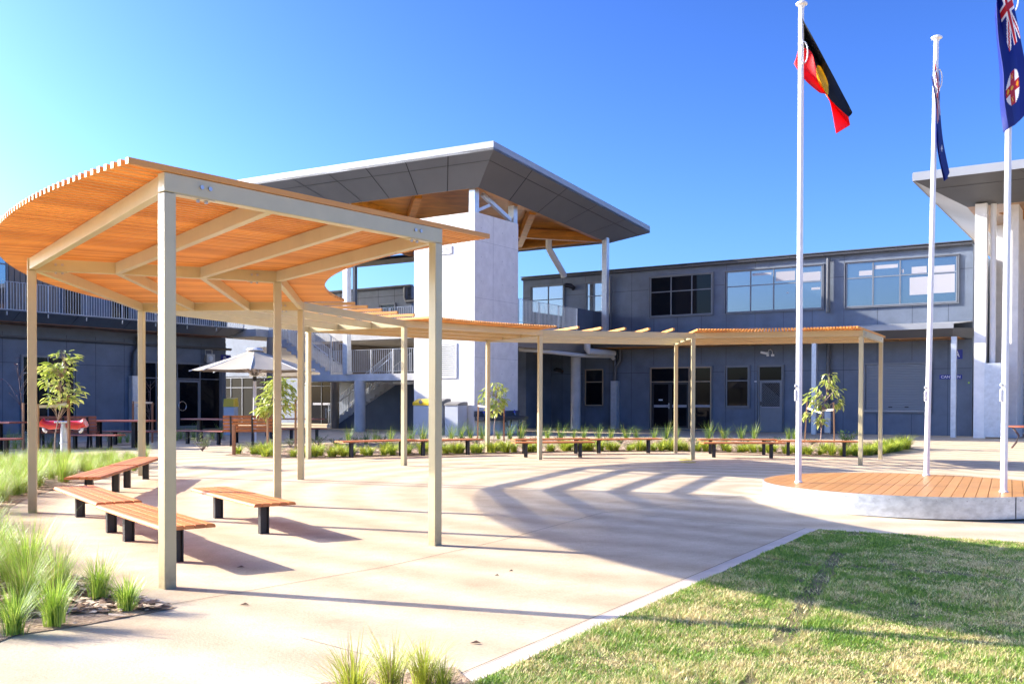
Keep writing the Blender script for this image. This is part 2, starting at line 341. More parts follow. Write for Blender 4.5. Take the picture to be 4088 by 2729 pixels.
# saw-cut joints in the paving
for pts, w, lab in (([(680, 2412), (1541, 2261), (1985, 2160), (2400, 2047), (3020, 1972)], 0.007, 'long saw cut joint running across the paving to the round stage'),
                    ([(2560, 2056), (3195, 2112)], 0.008, 'short saw cut joint meeting the lawn corner')):
    struct(strip(pts, w, 0.004).build('paving_joint', M['joint']), lab, 'paving joint')
struct(strip([(1200, 2545), (1560, 2640), (1700, 2700)], 0.004, 0.004).build('paving_joint', M['joint']), 'fine saw cut joint at the lower edge of the paving', 'paving joint')
# lawn and kerb
KA, KB = G(1790, 2729-15), G(3215, 2109)
kd = (KB-KA); kd.z = 0; kd.normalize(); kn = Vector((kd.y, -kd.x, 0))
KA2 = KA-kd*4.0
KR = G(4088, 2168); krd = (KR-KB); krd.z = 0; krd.normalize(); KR2 = KB+krd*14
kerb_m = mat('pale_kerb_concrete', (0.60, 0.50, 0.40), 0.85, var=0.15, scale=3, bump=0.15, bscale=40)
mb = MB(); n_ = 24; vs = []
for i in range(n_+1):
    q = KA2+(KB-KA2)*i/n_
    for s_, dz in ((0, 0.006), (0.15, 0.010), (0.152, -0.10)):
        e = q+kn*s_; vs.append((e.x, e.y, gz(e.x, e.y)+dz))
fs = []
for i in range(n_):
    for k in range(2): fs.append((3*i+k, 3*i+3+k, 3*i+4+k, 3*i+1+k))
mb.add(vs, fs); struct(mb.build('kerb', kerb_m), 'pale concrete edging strip between the paving and the lawn', 'kerb')
struct(strip([tuple(KA2), tuple(KB)], 0.006, 0.011).build('paving_joint', M['joint']), 'dark joint along the inside of the lawn edging', 'paving joint')
lawn_poly = [KA2+kn*0.15, KB+kn*0.15, KR2, KR2+Vector((0, -9, 0)), Vector((12, -3, 0)), KA2+kn*3+Vector((0, -3, 0))]
def lawn_mat():
    m = mat('lawn_soil', (0.12, 0.15, 0.045), 0.95, var=0.4, scale=2.2, dark=(0.10, 0.13, 0.035)); return m
lm = M['lawn'] = mat('lawn_thatch', (0.30, 0.25, 0.09), 0.95, var=0.4, scale=2.6, dark=(0.06, 0.055, 0.02), bump=0.4, bscale=40, detail=8)
struct(sheet(lawn_poly, 0.005, 1.0).build('lawn_ground', lm), 'turf base of the lawn in the lower right corner', 'lawn')
def inpoly(p, poly):
    x, y = p[0], p[1]; r = False; j = len(poly)-1
    for i in range(len(poly)):
        xi, yi = poly[i][0], poly[i][1]; xj, yj = poly[j][0], poly[j][1]
        if (yi > y) != (yj > y) and x < (xj-xi)*(y-yi)/(yj-yi)+xi: r = not r
        j = i
    return r
def pnoise(x, y, s): 
    from mathutils import noise as mn
    return mn.noise(Vector((x*s, y*s, 3.7)))
rl = random.Random(11); mb = MB(); vs = []; fs = []; mi = []
seamA, seamB = G(3110, 2125), G(2950, 2345)   # turf roll joints
def turf(N, ymin, ymax):
    cnt = 0
    while cnt < N:
        Y = ymin+(ymax-ymin)*(rl.random()**1.5); X = rl.uniform(-1.5, 14)
        if abs(X) > Y*0.60+0.6: continue
        if not inpoly((X, Y), lawn_poly): continue
        e = (Vector((X, Y, 0))-KB).dot(krd); f = (Vector((X, Y, 0))-KB).dot(Vector((krd.y, -krd.x, 0)))
        bare = pnoise(X, Y, 1.7)+0.55*pnoise(X, Y, 5.5)
        seam = min(abs(e-0.55-0.05*pnoise(X, Y, 3)), abs(e-3.4), abs(f-0.30-0.1*pnoise(X, Y, 2)), abs(f-2.55-0.18*pnoise(X, Y, 1.2)))
        if seam < 0.07 and rl.random() < 0.85 and pnoise(X, Y, 0.9) > -0.2: continue
        if pnoise(X+7, Y-3, 4.3)+0.5*pnoise(X, Y, 13) > 0.52 and rl.random() < 0.8: continue
        dry = 0.5+0.7*pnoise(X+31, Y, 0.55)+1.1*pnoise(X, Y+9, 3.5)+0.8*pnoise(X+5, Y+9, 11)+(0.25 if Y < 8 else -0.1)
        h = rl.uniform(0.009, 0.030)*(1.0+0.8*bare); a = rl.uniform(0, 6.283); w = rl.uniform(0.0016, 0.0034)*(0.5+Y/9.0)
        lean = rl.uniform(0.3, 1.8)*h; dx, dy = math.cos(a), math.sin(a); z = gz(X, Y)+0.004
        o = len(vs); vs.append((X-dy*w, Y+dx*w, z)); vs.append((X+dy*w, Y-dx*w, z)); vs.append((X+dx*lean, Y+dy*lean, z+h)); fs.append((o, o+1, o+2))
        mi.append(1 if rl.random() < dry*0.66 else 0); cnt += 1
turf(330000, 4.6, 13.6)
mb.v, mb.f, mb.mi = vs, fs, mi
M['turf'] = leafmat('turf_blade', (0.06, 0.21, 0.015), (0.40, 0.52, 0.07), 0.25, 0.5)
M['turfd'] = leafmat('dry_turf_blade', (0.48, 0.36, 0.11), (0.98, 0.86, 0.46), 0.25, 0.6)
lawn = mb.build('lawn_grass', [M['turf'], M['turfd']]); tag(lawn, 'short green and straw coloured turf beside the concrete edging', 'grass', None, 'stuff')
# garden beds
M['mulch'] = mat('bark_mulch', (0.62, 0.44, 0.28), 0.95, var=0.6, scale=26, bump=0.8, bscale=45, dark=(0.17, 0.10, 0.06))
bed1_px = [(-60, 2585), (60, 2537), (330, 2497), (699, 2427)]
bed1 = [G(*p) for p in bed1_px]
def arc(R, a0, a1, n): return [Vector((CX+R*math.cos(math.radians(a0+(a1-a0)*i/n)), CY+R*math.sin(math.radians(a0+(a1-a0)*i/n)), 0)) for i in range(n+1)]
bed1 += arc(11.62, -128.5, -186, 16)
bed1 += [G(560, 1868), G(590, 1842), G(300, 1846), G(0, 1866), Vector((-13.5, 18, 0)), Vector((-9, 6, 0))]
struct(sheet(bed1, 0.006).build('garden_bed', M['mulch']), 'mulched garden bed of grasses at the left side', 'garden bed')
bed2_px = [(893, 1817), (1080, 1827), (1250, 1828), (1600, 1818), (1900, 1811), (2300, 1802), (2700, 1802), (3000, 1809), (3250, 1818), (3420, 1823), (3530, 1813), (3645, 1788), (3560, 1766), (3300, 1760), (3000, 1755), (2500, 1752), (2100, 1752), (1800, 1756), (1500, 1766), (1300, 1772), (1100, 1792), (950, 1805)]
bed2 = [G(*p) for p in bed2_px]
struct(sheet(bed2, 0.012).build('garden_bed', M['mulch']), 'long mulched garden bed between the benches and the building', 'garden bed')
bed3 = [G(560, 1762), G(900, 1757), G(900, 1742), G(540, 1744)]
struct(sheet(bed3, 0.012).build('garden_bed', M['mulch']), 'narrow garden bed in front of the double glass doors', 'garden bed')
bed4 = [G(0, 1795), G(290, 1790), G(560, 1772), G(560, 1755), G(280, 1765), G(0, 1770)]
struct(sheet(bed4, 0.012).build('garden_bed', M['mulch']), 'shaded garden bed along the left building wall', 'garden bed')
bed5 = [G(1180, 2745), G(1815, 2668), G(1900, 2745), G(1900, 2900), G(1100, 2900)]
struct(sheet(bed5, 0.012).build('garden_bed', M['mulch']), 'corner of a garden bed at the lower edge', 'garden bed')
# loose chips of bark on the beds
rc = random.Random(5); mb = MB()
def chips(poly, N, ok=lambda p: True, s=1.0):
    x0 = min(p[0] for p in poly); x1 = max(p[0] for p in poly); y0 = min(p[1] for p in poly); y1 = max(p[1] for p in poly); k = 0
    while k < N:
        X, Y = rc.uniform(x0, x1), rc.uniform(y0, y1)
        if not inpoly((X, Y), poly): continue
        k += 1; a = rc.uniform(0, 6.28); L = rc.uniform(0.02, 0.055)*s; w = L*rc.uniform(0.25, 0.5); dx, dy = math.cos(a), math.sin(a); z = gz(X, Y)+0.014
        t1, t2 = rc.uniform(0, 0.02), rc.uniform(0, 0.02)
        mb.add([(X-dx*L-dy*w, Y-dy*L+dx*w, z+t1), (X-dx*L+dy*w, Y-dy*L-dx*w, z+t1*0.3), (X+dx*L+dy*w, Y+dy*L-dx*w, z+t2), (X+dx*L-dy*w, Y+dy*L+dx*w, z+t2*0.5+0.004)], [(0, 1, 2, 3)], rc.choice((0, 0, 1, 2)))
near_strip = [Vector((-4.6, 5.6, 0)), G(699, 2427), Vector((CX+11.62*math.cos(math.radians(-134)), CY+11.62*math.sin(math.radians(-134)), 0)), Vector((-5.6, 7.6, 0))]
chips(bed1, 1500); chips(near_strip, 2200); chips(bed2, 5200, s=1.4)
cm = [mat('pale_bark_chip', (0.78, 0.60, 0.42), 0.9), mat('brown_bark_chip', (0.42, 0.25, 0.15), 0.9), mat('dark_bark_chip', (0.14, 0.08, 0.05), 0.9)]
tag(mb.build('mulch_chips', cm), 'loose bark chips scattered over the garden beds', 'mulch', None, 'stuff')
# dropped leaves on the paving
for (x, y, lab) in ((975, 2415, 'small dead leaf on the paving near the front pergola post'), (960, 2265, 'dark leaf lying in the shadow of the front bench'), (1898, 2568, 'dry curled leaf on the paving near the lawn edging'), (2040, 2280, 'tan leaf fleck in the middle of the bright paving'), (1983, 2298, 'tiny dark crumb on the bright paving')):
    P = G(x, y); mb = MB(); k = 0.035 if x < 1950 else 0.02
    mb.add([P+Vector((-k, 0, 0.004)), P+Vector((0, -k*0.5, 0.014)), P+Vector((k, 0.005, 0.006)), P+Vector((0.004, k*0.5, 0.018))], [(0, 1, 2), (0, 2, 3)])
    tag(mb.build('fallen_leaf', cm[2]), lab, 'leaf', 'leaves dropped on the paving')
# yellow service covers by the pergola post
for (x, y, r, lab) in ((2737, 1835.5, 0.17, 'round yellow rimmed service cover behind the pergola post base'), (2747, 1845, 0.19, 'round yellow rimmed service cover in front of the pergola post base')):
    P = G(x, y); t = thing('service_cover', lab, 'cover', P, 'yellow service covers in the paving')
    m1 = MB(); m1.lathe([(0.001, 0.004), (r*0.62, 0.004), (r*0.62, 0.008), (0.001, 0.009)], P, 24); m1.build('lid', M['binlid'], t)
    m2 = MB(); m2.lathe([(r*0.64, 0.003), (r, 0.003), (r, 0.010), (r*0.64, 0.011)], P, 24); m2.build('rim', mat('faded_yellow_paint', (0.50, 0.42, 0.06), 0.6), t)
# ================================================================== pergola
def pol(R, th, z=0.0): return Vector((CX+R*math.cos(math.radians(th)), CY+R*math.sin(math.radians(th)), z))
TH = [TH0-DT*k for k in range(7)]
BW = 0.10; BD = 0.148
pg = thing('pergola', 'curved beige steel pergola with orange timber slat roofs around the paved circle', 'pergola', (CX, CY, 0))
for k in range(7):
    th = TH[k]; rd = Vector((math.cos(math.radians(th)), math.sin(math.radians(th)), 0))
    for R in (R1, R2):
        Rc = R-(0.05 if R == R2 else -0.05)
        p = pol(Rc, th); m1 = MB(); zb = gz(p.x, p.y)-0.02
        m1.bar(p+Vector((0, 0, zb)), p+Vector((0, 0, TP-0.004)), BW, BW, up=rd); m1.build('post', M['post'], pg, bevel=0.007)
    m1 = MB(); m1.bar(pol(R1, th, TP+BD/2), pol(R2, th, TP+BD/2), BW, BD); m1.build('radial_beam', M['post'], pg, bevel=0.006)
    tn = Vector((-rd.y, rd.x, 0))
    for Rq, sg in ((R2-0.02, -1), (R1+0.02, 1)):
        m2 = MB(); m2.bar(pol(Rq+sg*0.06, th, TP-0.0045), pol(Rq+sg*0.43, th, TP-0.0045), BW*0.9, 0.006); m2.build('splice_plate', M['post'], pg)
        if k > 2 and k != 6: continue
        for d_ in (0.30, 0.375):
            s_ = 1 if k == 0 else (1 if k < 3 else -1)
            q = pol(Rq+sg*d_, th, TP+BD*0.55)+tn*s_*(BW/2+0.001)
            q2 = pol(Rq+sg*d_, th, TP-0.004)
            if k < 6 and (Vector((0, 0, H))-q).dot(tn*s_) < 0: q = q-tn*s_*(BW+0.002); s_ = -s_
            m3 = MB(); m3.tube([q, q+tn*s_*0.014], 0.017, 8); m3.build('bolt', M['zinc'], pg)
            if k < 3:
                m3 = MB(); m3.tube([q2-Vector((0, 0, 0.0035)), q2-Vector((0, 0, 0.026))], 0.015, 8); m3.build('bolt', M['zinc'], pg)
for k in range(6):
    t0, t1 = TH[k], TH[k+1]
    for R, nm in ((R1+0.05, 'inner_beam'), (R1+(R2-R1)/3, 'rafter'), (R1+2*(R2-R1)/3, 'rafter'), (R2-0.05, 'outer_beam')):
        a, b = pol(R, t0, TP+BD/2), pol(R, t1, TP+BD/2); d = (b-a).normalized(); m1 = MB()
        m1.bar(a+d*0.052, b-d*0.052, 0.075, BD-0.006); m1.build(nm, M['post'], pg, bevel=0.005)
SZ = TP+BD+0.002; SH = 0.048; SWD = 0.044
def slat(mb, th, Ri, Ro, w=SWD, h=SH, rj=0.0):
    a, b = pol(Ri-rj, th, SZ+h/2), pol(Ro+rj, th, SZ+h/2); mb.bar(a, b, w, h)
rs = random.Random(3)
for k, n_s, Ri, Ro in ((0, 53, 7.50, 11.65), (1, 53, 7.50, 11.65), (3, 53, 7.50, 11.65), (5, 50, 7.55, 11.60)):
    m1 = MB(); t0, t1 = TH[k], TH[k+1]
    if k == 0: t0 += 0.22
    if k == 5: t1 -= 0.2
    for i in range(n_s+1):
        if k == 1 and i == 0: continue
        slat(m1, t0+(t1-t0)*i/n_s, Ri, Ro)
    m1.build('slat_roof', M['slat'], pg)
for k in (2, 4):
    for i in range(1, 6):
        m1 = MB(); slat(m1, TH[k]+(TH[k+1]-TH[k])*(i/6.0), 7.50, 11.65, 0.052, 0.055); m1.build('spaced_slat', M['slat'], pg)
# ================================================================== buildings
class Plane:
    def __init__(s, f): s.f = f
    def __call__(s, u, z, d): return s.f(u, z, d)
def planeB(b): return Plane(lambda u, z, d: W(u, b-d, z))           # faces the courtyard, u runs along E1
def planeA(a): return Plane(lambda u, z, d: W(a+d, u, z))           # left building wall, u runs along E2
def pbox(mb, pl, u0, u1, z0, z1, d0, d1, mi=0):
    return mb.hexa([pl(u0, z0, d1), pl(u1, z0, d1), pl(u1, z0, d0), pl(u0, z0, d0), pl(u0, z1, d1), pl(u1, z1, d1), pl(u1, z1, d0), pl(u0, z1, d0)], mi)
def window(par, pl, u0, u1, z0, z1, mull=(), trans=(), fm=None, gm=None, name='window', fw=0.055, blinds=(), hood=True, sill=True):
    fm = fm or M['frame']; gm = gm or M['glass']; m1 = MB(); dp = 0.05
    pbox(m1, pl, u0, u0+fw, z0, z1, 0.0, dp); pbox(m1, pl, u1-fw, u1, z0, z1, 0.0, dp)
    pbox(m1, pl, u0+fw, u1-fw, z0, z0+fw, 0.0, dp); pbox(m1, pl, u0+fw, u1-fw, z1-fw, z1, 0.0, dp)
    for t in trans: pbox(m1, pl, u0+fw, u1-fw, t-fw*0.4, t+fw*0.4, 0.0, dp-0.006)
    for m_ in mull:
        zz = m_[1:] if isinstance(m_, tuple) else (z0+fw, z1-fw); c = m_[0] if isinstance(m_, tuple) else m_
        pbox(m1, pl, c-fw*0.45, c+fw*0.45, zz[0], zz[1], 0.0, dp-0.003)
    w = m1.build(name, fm, par)
    m2 = MB(); pbox(m2, pl, u0+fw*0.5, u1-fw*0.5, z0+fw*0.5, z1-fw*0.5, 0.0, 0.014); g = m2.build('pane', gm, None); sub(g, w, par)
    if hood:
        m3 = MB(); pbox(m3, pl, u0-0.06, u1+0.06, z1+0.002, z1+0.035, 0.0, 0.10); pbox(m3, pl, u0-0.06, u0-0.03, z0-0.02, z1+0.002, 0.0, 0.08); pbox(m3, pl, u1+0.03, u1+0.06, z0-0.02, z1+0.002, 0.0, 0.08)
        if sill: pbox(m3, pl, u0-0.06, u1+0.06, z0-0.05, z0-0.02, 0.0, 0.09)
        h_ = m3.build('surround', M['frame'], None); sub(h_, w, par)
    for (bu0, bu1, bz0, bz1) in blinds:
        m4 = MB(); pbox(m4, pl, bu0, bu1, bz0, bz1, 0.014, 0.017); bl = m4.build('blind_or_light', M['blind_or_light'], None); sub(bl, w, par)
    return w
def sub(o, w, par):
    o.parent = w; return o
def gut(par, pl, u0, u1, z, r=0.085, name='gutter'):
    m1 = MB(); n = 10; vs = []; 
    for u_ in (u0, u1):
        for k in range(n+1):
            a = math.pi+math.pi*k/n; vs.append(pl(u_, z+r*math.sin(a), r+0.01+r*math.cos(a)))
        vs.append(pl(u_, z+0.02, 2*r+0.012)); vs.append(pl(u_, z+0.02, 0.008))
    k = n+3; fs = [tuple(range(k)), tuple(range(2*k-1, k-1, -1))]+[(j, (j+1) % k, k+(j+1) % k, k+j) for j in range(k)]
    m1.add(vs, fs); u_ = u0+0.6
    g = m1.build(name, M['gutter'], par)
    m2 = MB()
    while u_ < u1:
        pts = [pl(u_, z+0.02, 0.01), pl(u_, z-r*0.6, 0.012), pl(u_, z-r*1.05, r+0.01), pl(u_, z-r*0.6, 2*r+0.01), pl(u_, z+0.03, 2*r+0.018)]
        m2.tube(pts, 0.012, 5); u_ += 1.55
    b_ = m2.build('gutter_brackets', M['gutter'], None); sub(b_, g, par)
    return g
def pipe(par, pts, r, m, name='downpipe'):
    m1 = MB(); m1.tube(pts, r, 14); return m1.build(name, m, par, smooth='auto')
FL = 0.05; F2 = 4.85
def thg(name, label, cat, a, b, z=FL, group=None): return thing(name, label, cat, tuple(W(a, b, z)), group)
# ---------------------------------------------------------------- canteen building on the right
BA = 11.7; PA = planeB(BA)
def blind_px(x0, y0, x1, y1): a0, z1 = FB(x0, y0, BA); a1, z0 = FB(x1, y1, BA); return (a0, a1, z0, z1)
ra = thg('school_building', 'long charcoal two storey building with the canteen hatch on the right', 'building', 7, BA)
A_L = -5.2; A_R = FB(3881, 1500, BA)[0]; ZG = FB(3000, 1041, BA)[1]
m1 = MB(); m1.bb(A_L, A_R, BA, BA+8, 0.0, ZG-0.02); wall = m1.build('wall', M['panel'], ra)
m1 = MB(); m1.hexa([W(A_L, BA-0.25, ZG+0.06), W(A_R, BA-0.25, ZG+0.06), W(A_R, BA+8.2, ZG-0.3), W(A_L, BA+8.2, ZG-0.3), W(A_L, BA-0.25, ZG+0.10), W(A_R, BA-0.25, ZG+0.10), W(A_R, BA+8.2, ZG-0.26), W(A_L, BA+8.2, ZG-0.26)]); m1.build('roof', M['gutter'], ra)
gut(ra, PA, A_L, A_R-0.02, ZG, 0.10)
m1 = MB()
def vj(x, z0, z1, y=1500): u_ = FB(x, y, BA)[0]; pbox(m1, PA, u_-0.006, u_+0.006, z0, z1, 0.0, 0.0025)
ZJ1 = FB(2500, 1489, BA)[1]; ZJ2 = FB(2500, 1163, BA)[1]; ZW = FB(2900, 1247, BA)[1]; ZHD = FB(2700, 1461, BA)[1]
for x in (2244, 2336, 2432, 2520.6, 2898, 3013, 3367): vj(x, FL, ZG-0.05)
for x in (2609.5, 2703, 2799, 3126): vj(x, F2-0.3, ZW-0.1)
for x in (2609.5, 2703, 2799): vj(x, ZHD+0.06, 4.2)
for x in (3126, 3241, 3501, 3640): vj(x, ZHD+0.06, 4.2); 
for x in (3241, 3501, 3640): vj(x, F2-0.3, ZW-0.1)
for x in (3501, 3640): vj(x, FL, FB(3600, 1652, BA)[1])
for x in (3784,): vj(x, FL, 4.2); vj(x, F2, ZW-0.1)
for zz, xs in ((ZJ1, ((2074, 2112), (2196, 2328), (2420, 2590), (2848, 2892), (2998, 3022), (3132, 3440), (3728, 3880))), (ZJ2, ((2074, 2116), (2260, 2332), (2420, 2590), (2850, 2893), (3292, 3370), (3830, 3880)))):
    for xa, xb in xs:
        pbox(m1, PA, FB(xa, 1450, BA)[0], FB(xb, 1450, BA)[0], zz-0.007, zz+0.007, 0.0, 0.0025)
jn = m1.build('panel_joints', M['joint'], ra)
def win_px(par, pl, bq, tl, br, mull=(), trans=(), ym=1500, **k):
    u0, z1 = FB(tl[0], tl[1], bq); u1, z0 = FB(br[0], br[1], bq)
    return window(par, pl, u0, u1, z0, z1, [FB(x, ym, bq)[0] for x in mull], [FB(x, y, bq)[1] for x, y in trans], **k)
win_px(ra, PA, BA, (2597, 1107), (2844, 1253), (2680, 2763), ((2680, 1163),), 1180, gm=M['glass'])
u_, zz = FB(2822, 1110, BA); zb_ = FB(2822, 1244, BA)[1]
win_px(ra, PA, BA, (2900, 1085), (3284, 1231), (2997, 3089, 3180), ((2997, 1140),), 1150, gm=M['glassr'], blinds=(blind_px(3097, 1086, 3174, 1118), blind_px(3206, 1088, 3276, 1118), blind_px(3004, 1092, 3080, 1096), blind_px(3140, 1167, 3150, 1170), blind_px(3240, 1148, 3275, 1155)))  # the thin strips are pale paint standing for ceiling lights inside
win_px(ra, PA, BA, (3378, 1050), (3822, 1206), (3486, 3594, 3712), ((3486, 1106),), 1120, gm=M['glassr'], blinds=(blind_px(3632, 1108, 3706, 1174), blind_px(3430, 1082, 3482, 1098), blind_px(3492, 1060, 3585, 1068), blind_px(3727, 1096, 3812, 1166), blind_px(3600, 1075, 3608, 1090), blind_px(3640, 1066, 3700, 1088), blind_px(3730, 1062, 3812, 1088)))
win_px(ra, PA, BA, (2123, 1145), (2251, 1345), (2190,), ((2190, 1196),), 1170, gm=M['glassr'], name='upper_door', sill=False)
win_px(ra, PA, BA, (2343, 1130), (2430, 1243), (), ((2380, 1181),), 1170, gm=M['glassr'])
win_px(ra, PA, BA, (2121, 1476), (2186, 1618), (), ((2150, 1524),), 1500, fm=M['frameb'])
win_px(ra, PA, BA, (2337, 1474), (2409, 1619), (), ((2370, 1524),), 1500, fm=M['frameb'])
w = win_px(ra, PA, BA, (2598, 1467), (2840, 1715), (2752,), ((2700, 1523),), 1600, fm=M['frameb'], name='double_door', sill=False)
def dleaf(par, w, pl, bq, x0, x1, ytop, ybot, xm, handle, band=True, fm=M['black'], bz=(1615, 1625)):
    a0, z1 = FB(x0, ytop, bq); a1, z0 = FB(x1, ybot, bq); s = 0.10; m1 = MB()
    pbox(m1, pl, a0, a0+s, z0, z1, 0.016, 0.042); pbox(m1, pl, a1-s, a1, z0, z1, 0.016, 0.042); pbox(m1, pl, a0+s, a1-s, z0, z0+0.14, 0.016, 0.042); pbox(m1, pl, a0+s, a1-s, z1-s, z1, 0.016, 0.042)
    sub(m1.build('door_leaf', fm, None), w, par)
    if band:
        m2 = MB(); zb = FB(xm, bz[0], bq)[1]; zc = FB(xm, bz[1], bq)[1]; pbox(m2, pl, a0+s, a1-s, zc, zb, 0.0142, 0.018); sub(m2.build('glass_band', M['blind_or_light'], None), w, par)
    if handle:
        m3 = MB(); hu = a1-0.06 if handle > 0 else a0+0.06; zh = FB(xm, 1620, bq)[1]; pbox(m3, pl, hu-0.03, hu+0.03, zh-0.12, zh+0.14, 0.042, 0.055); m3.tube([pl(hu, zh, 0.055), pl(hu, zh, 0.10), pl(hu-0.12*handle, zh, 0.10)], 0.012, 8); sub(m3.build('handle', M['steel'], None), w, par)
dleaf(ra, w, PA, BA, 2604, 2676, 1526, 1712, 2640, 1); dleaf(ra, w, PA, BA, 2677, 2750, 1526, 1712, 2700, 0)
m2 = MB(); a0, zb = FB(2784, 1615, BA); a1, zc = FB(2836, 1625, BA); pbox(m2, PA, a0-0.25, a1, zc, zb, 0.0142, 0.018); sub(m2.build('glass_band', M['blind_or_light'], None), w, ra)
m2 = MB(); a0, zb = FB(2630, 1593, BA); a1, zc = FB(2646, 1598, BA); pbox(m2, PA, a0, a1, zc, zb, 0.0142, 0.019); sub(m2.build('door_plate', M['letter'], None), w, ra)
win_px(ra, PA, BA, (2900, 1462), (2990, 1624), (), ((2940, 1519),), 1500)
w = win_px(ra, PA, BA, (3029, 1460), (3124, 1724), (), ((3080, 1519),), 1600, name='screen_door', sill=False)
a0, z1 = FB(3035, 1521, BA); a1, z0 = FB(3121, 1722, BA); zmid = FB(3080, 1622, BA)[1]; m1 = MB()
pbox(m1, PA, a0, a0+0.09, z0, z1, 0.016, 0.045); pbox(m1, PA, a1-0.09, a1, z0, z1, 0.016, 0.045); pbox(m1, PA, a0+0.09, a1-0.09, z1-0.08, z1, 0.016, 0.045); pbox(m1, PA, a0+0.09, a1-0.09, z0, zmid-0.04, 0.016, 0.045); sub(m1.build('door_leaf', M['frame'], None), w, ra)
m1 = MB(); nn = 9; Wd = a1-a0-0.18; Hd = z1-0.08-zmid
for i in range(-14, 15):
    for sg in (-1, 1):
        pts = []
        for t in (0.0, 1.0):
            uu = (i+ (0 if t == 0 else sg*14))*Wd/nn; pts.append((uu, t*Hd))
        (ua, za), (ub, zb2) = pts
        lo = max(0, min(ua, ub)); hi = min(Wd, max(ua, ub))
        if hi-lo < 0.02: continue
        f0 = (lo-ua)/(ub-ua); f1 = (hi-ua)/(ub-ua); q0 = (lo, za+(zb2-za)*f0); q1 = (hi, za+(zb2-za)*f1)
        m1.bar(PA(a0+0.09+q0[0], zmid+q0[1], 0.035), PA(a0+0.09+q1[0], zmid+q1[1], 0.035), 0.006, 0.012)
sub(m1.build('security_mesh', M['frame'], None), w, ra)
m1 = MB(); pbox(m1, PA, a0+0.09, a1-0.09, zmid-0.045, zmid-0.01, 0.045, 0.06); sub(m1.build('push_bar', M['blind_or_light'], None), w, ra)
m1 = MB(); zh = FB(3036, 1609, BA)[1]; pbox(m1, PA, a0+0.02, a0+0.08, zh-0.1, zh+0.08, 0.045, 0.06); m1.tube([PA(a0+0.05, zh, 0.05), PA(a0+0.05, zh, 0.11), PA(a0+0.17, zh, 0.11)], 0.014, 8); sub(m1.build('handle', M['black'], None), w, ra)
# roller shutter hatch
a0, z1 = FB(3449, 1449, BA); a1, z0 = FB(3719, 1648, BA); m1 = MB()
pbox(m1, PA, a0, a0+0.08, z0, z1, 0, 0.10); pbox(m1, PA, a1-0.08, a1, z0, z1, 0, 0.10); pbox(m1, PA, a0+0.08, a1-0.08, z1-0.07, z1, 0, 0.10); pbox(m1, PA, a0+0.08, a1-0.08, z0, z0+0.05, 0, 0.10)
hatch = m1.build('canteen_hatch', M['frame'], ra)
m1 = MB(); ns = 28; zb = z0+0.12; zt = z1-0.07
for i in range(ns):
    za = zb+(zt-zb)*i/ns; zc = zb+(zt-zb)*(i+1)/ns; u0_, u1_ = a0+0.08, a1-0.08
    m1.add([PA(u0_, za, 0.012), PA(u1_, za, 0.012), PA(u1_, za+0.012, 0.034), PA(u0_, za+0.012, 0.034), PA(u1_, zc-0.012, 0.034), PA(u0_, zc-0.012, 0.034), PA(u1_, zc, 0.012), PA(u0_, zc, 0.012)], [(0, 1, 2, 3), (3, 2, 4, 5), (5, 4, 6, 7)])
sub(m1.build('roller_shutter', M['shutter'], None), hatch, ra)
m1 = MB(); pbox(m1, PA, a0+0.05, a1-0.06, z0+0.05, z0+0.11, 0.0, 0.12); sub(m1.build('counter_edge', M['fascia'], None), hatch, ra)
for xx in (3555, 3620):
    m1 = MB(); u_, zz = FB(xx, 1624, BA); pbox(m1, PA, u_-0.08, u_+0.08, zz-0.02, zz+0.02, 0.03, 0.05); sub(m1.build('lift_handle', M['black'], None), hatch, ra)
# downpipes on the facade
def dpipe(x, ytop, ybot, r, m, d=0.16, name='downpipe'):
    u_, zt = FB(x, ytop, BA); zb = FB(x, ybot, BA)[1]; return pipe(ra, [PA(u_, zt, d), PA(u_, zb, d)], r, m, name)
dpipe(2443, 1104, 1330, 0.075, M['gutter']); dpipe(3311, 1033, 1250, 0.085, M['gutter']); dpipe(3311, 1372, 1655, 0.085, M['gutter'])
u_, zz = FB(3311, 1640, BA); m1 = MB(); pbox(m1, PA, u_-0.13, u_+0.13, 0.08, zz, 0.06, 0.30); m1.build('downpipe_cover', M['galv'], ra)
u_, zt = FB(2462, 1520, BA); m1 = MB(); pbox(m1, PA, u_-0.17, u_+0.17, 0.06, zt, 0.02, 0.34); m1.build('downpipe_cover', M['galv'], ra)
ug, zg_ = FB(2458, 1430, BA); pipe(ra, [PA(u_, zt-0.3, 0.18), PA(u_, FB(2462, 1470, BA)[1], 0.18), PA(u_+0.28, FB(2478, 1440, BA)[1], 0.18), PA(u_+0.28, 4.2, 0.18)], 0.10, M['gutter'])
pipe(ra, [PA(u_, FB(2462, 1475, BA)[1], 0.18), PA(u_-0.03, FB(2460, 1418, BA)[1], 0.18), PA(u_-0.1, FB(2455, 1406, BA)[1], 0.20)], 0.10, M['gutter'])
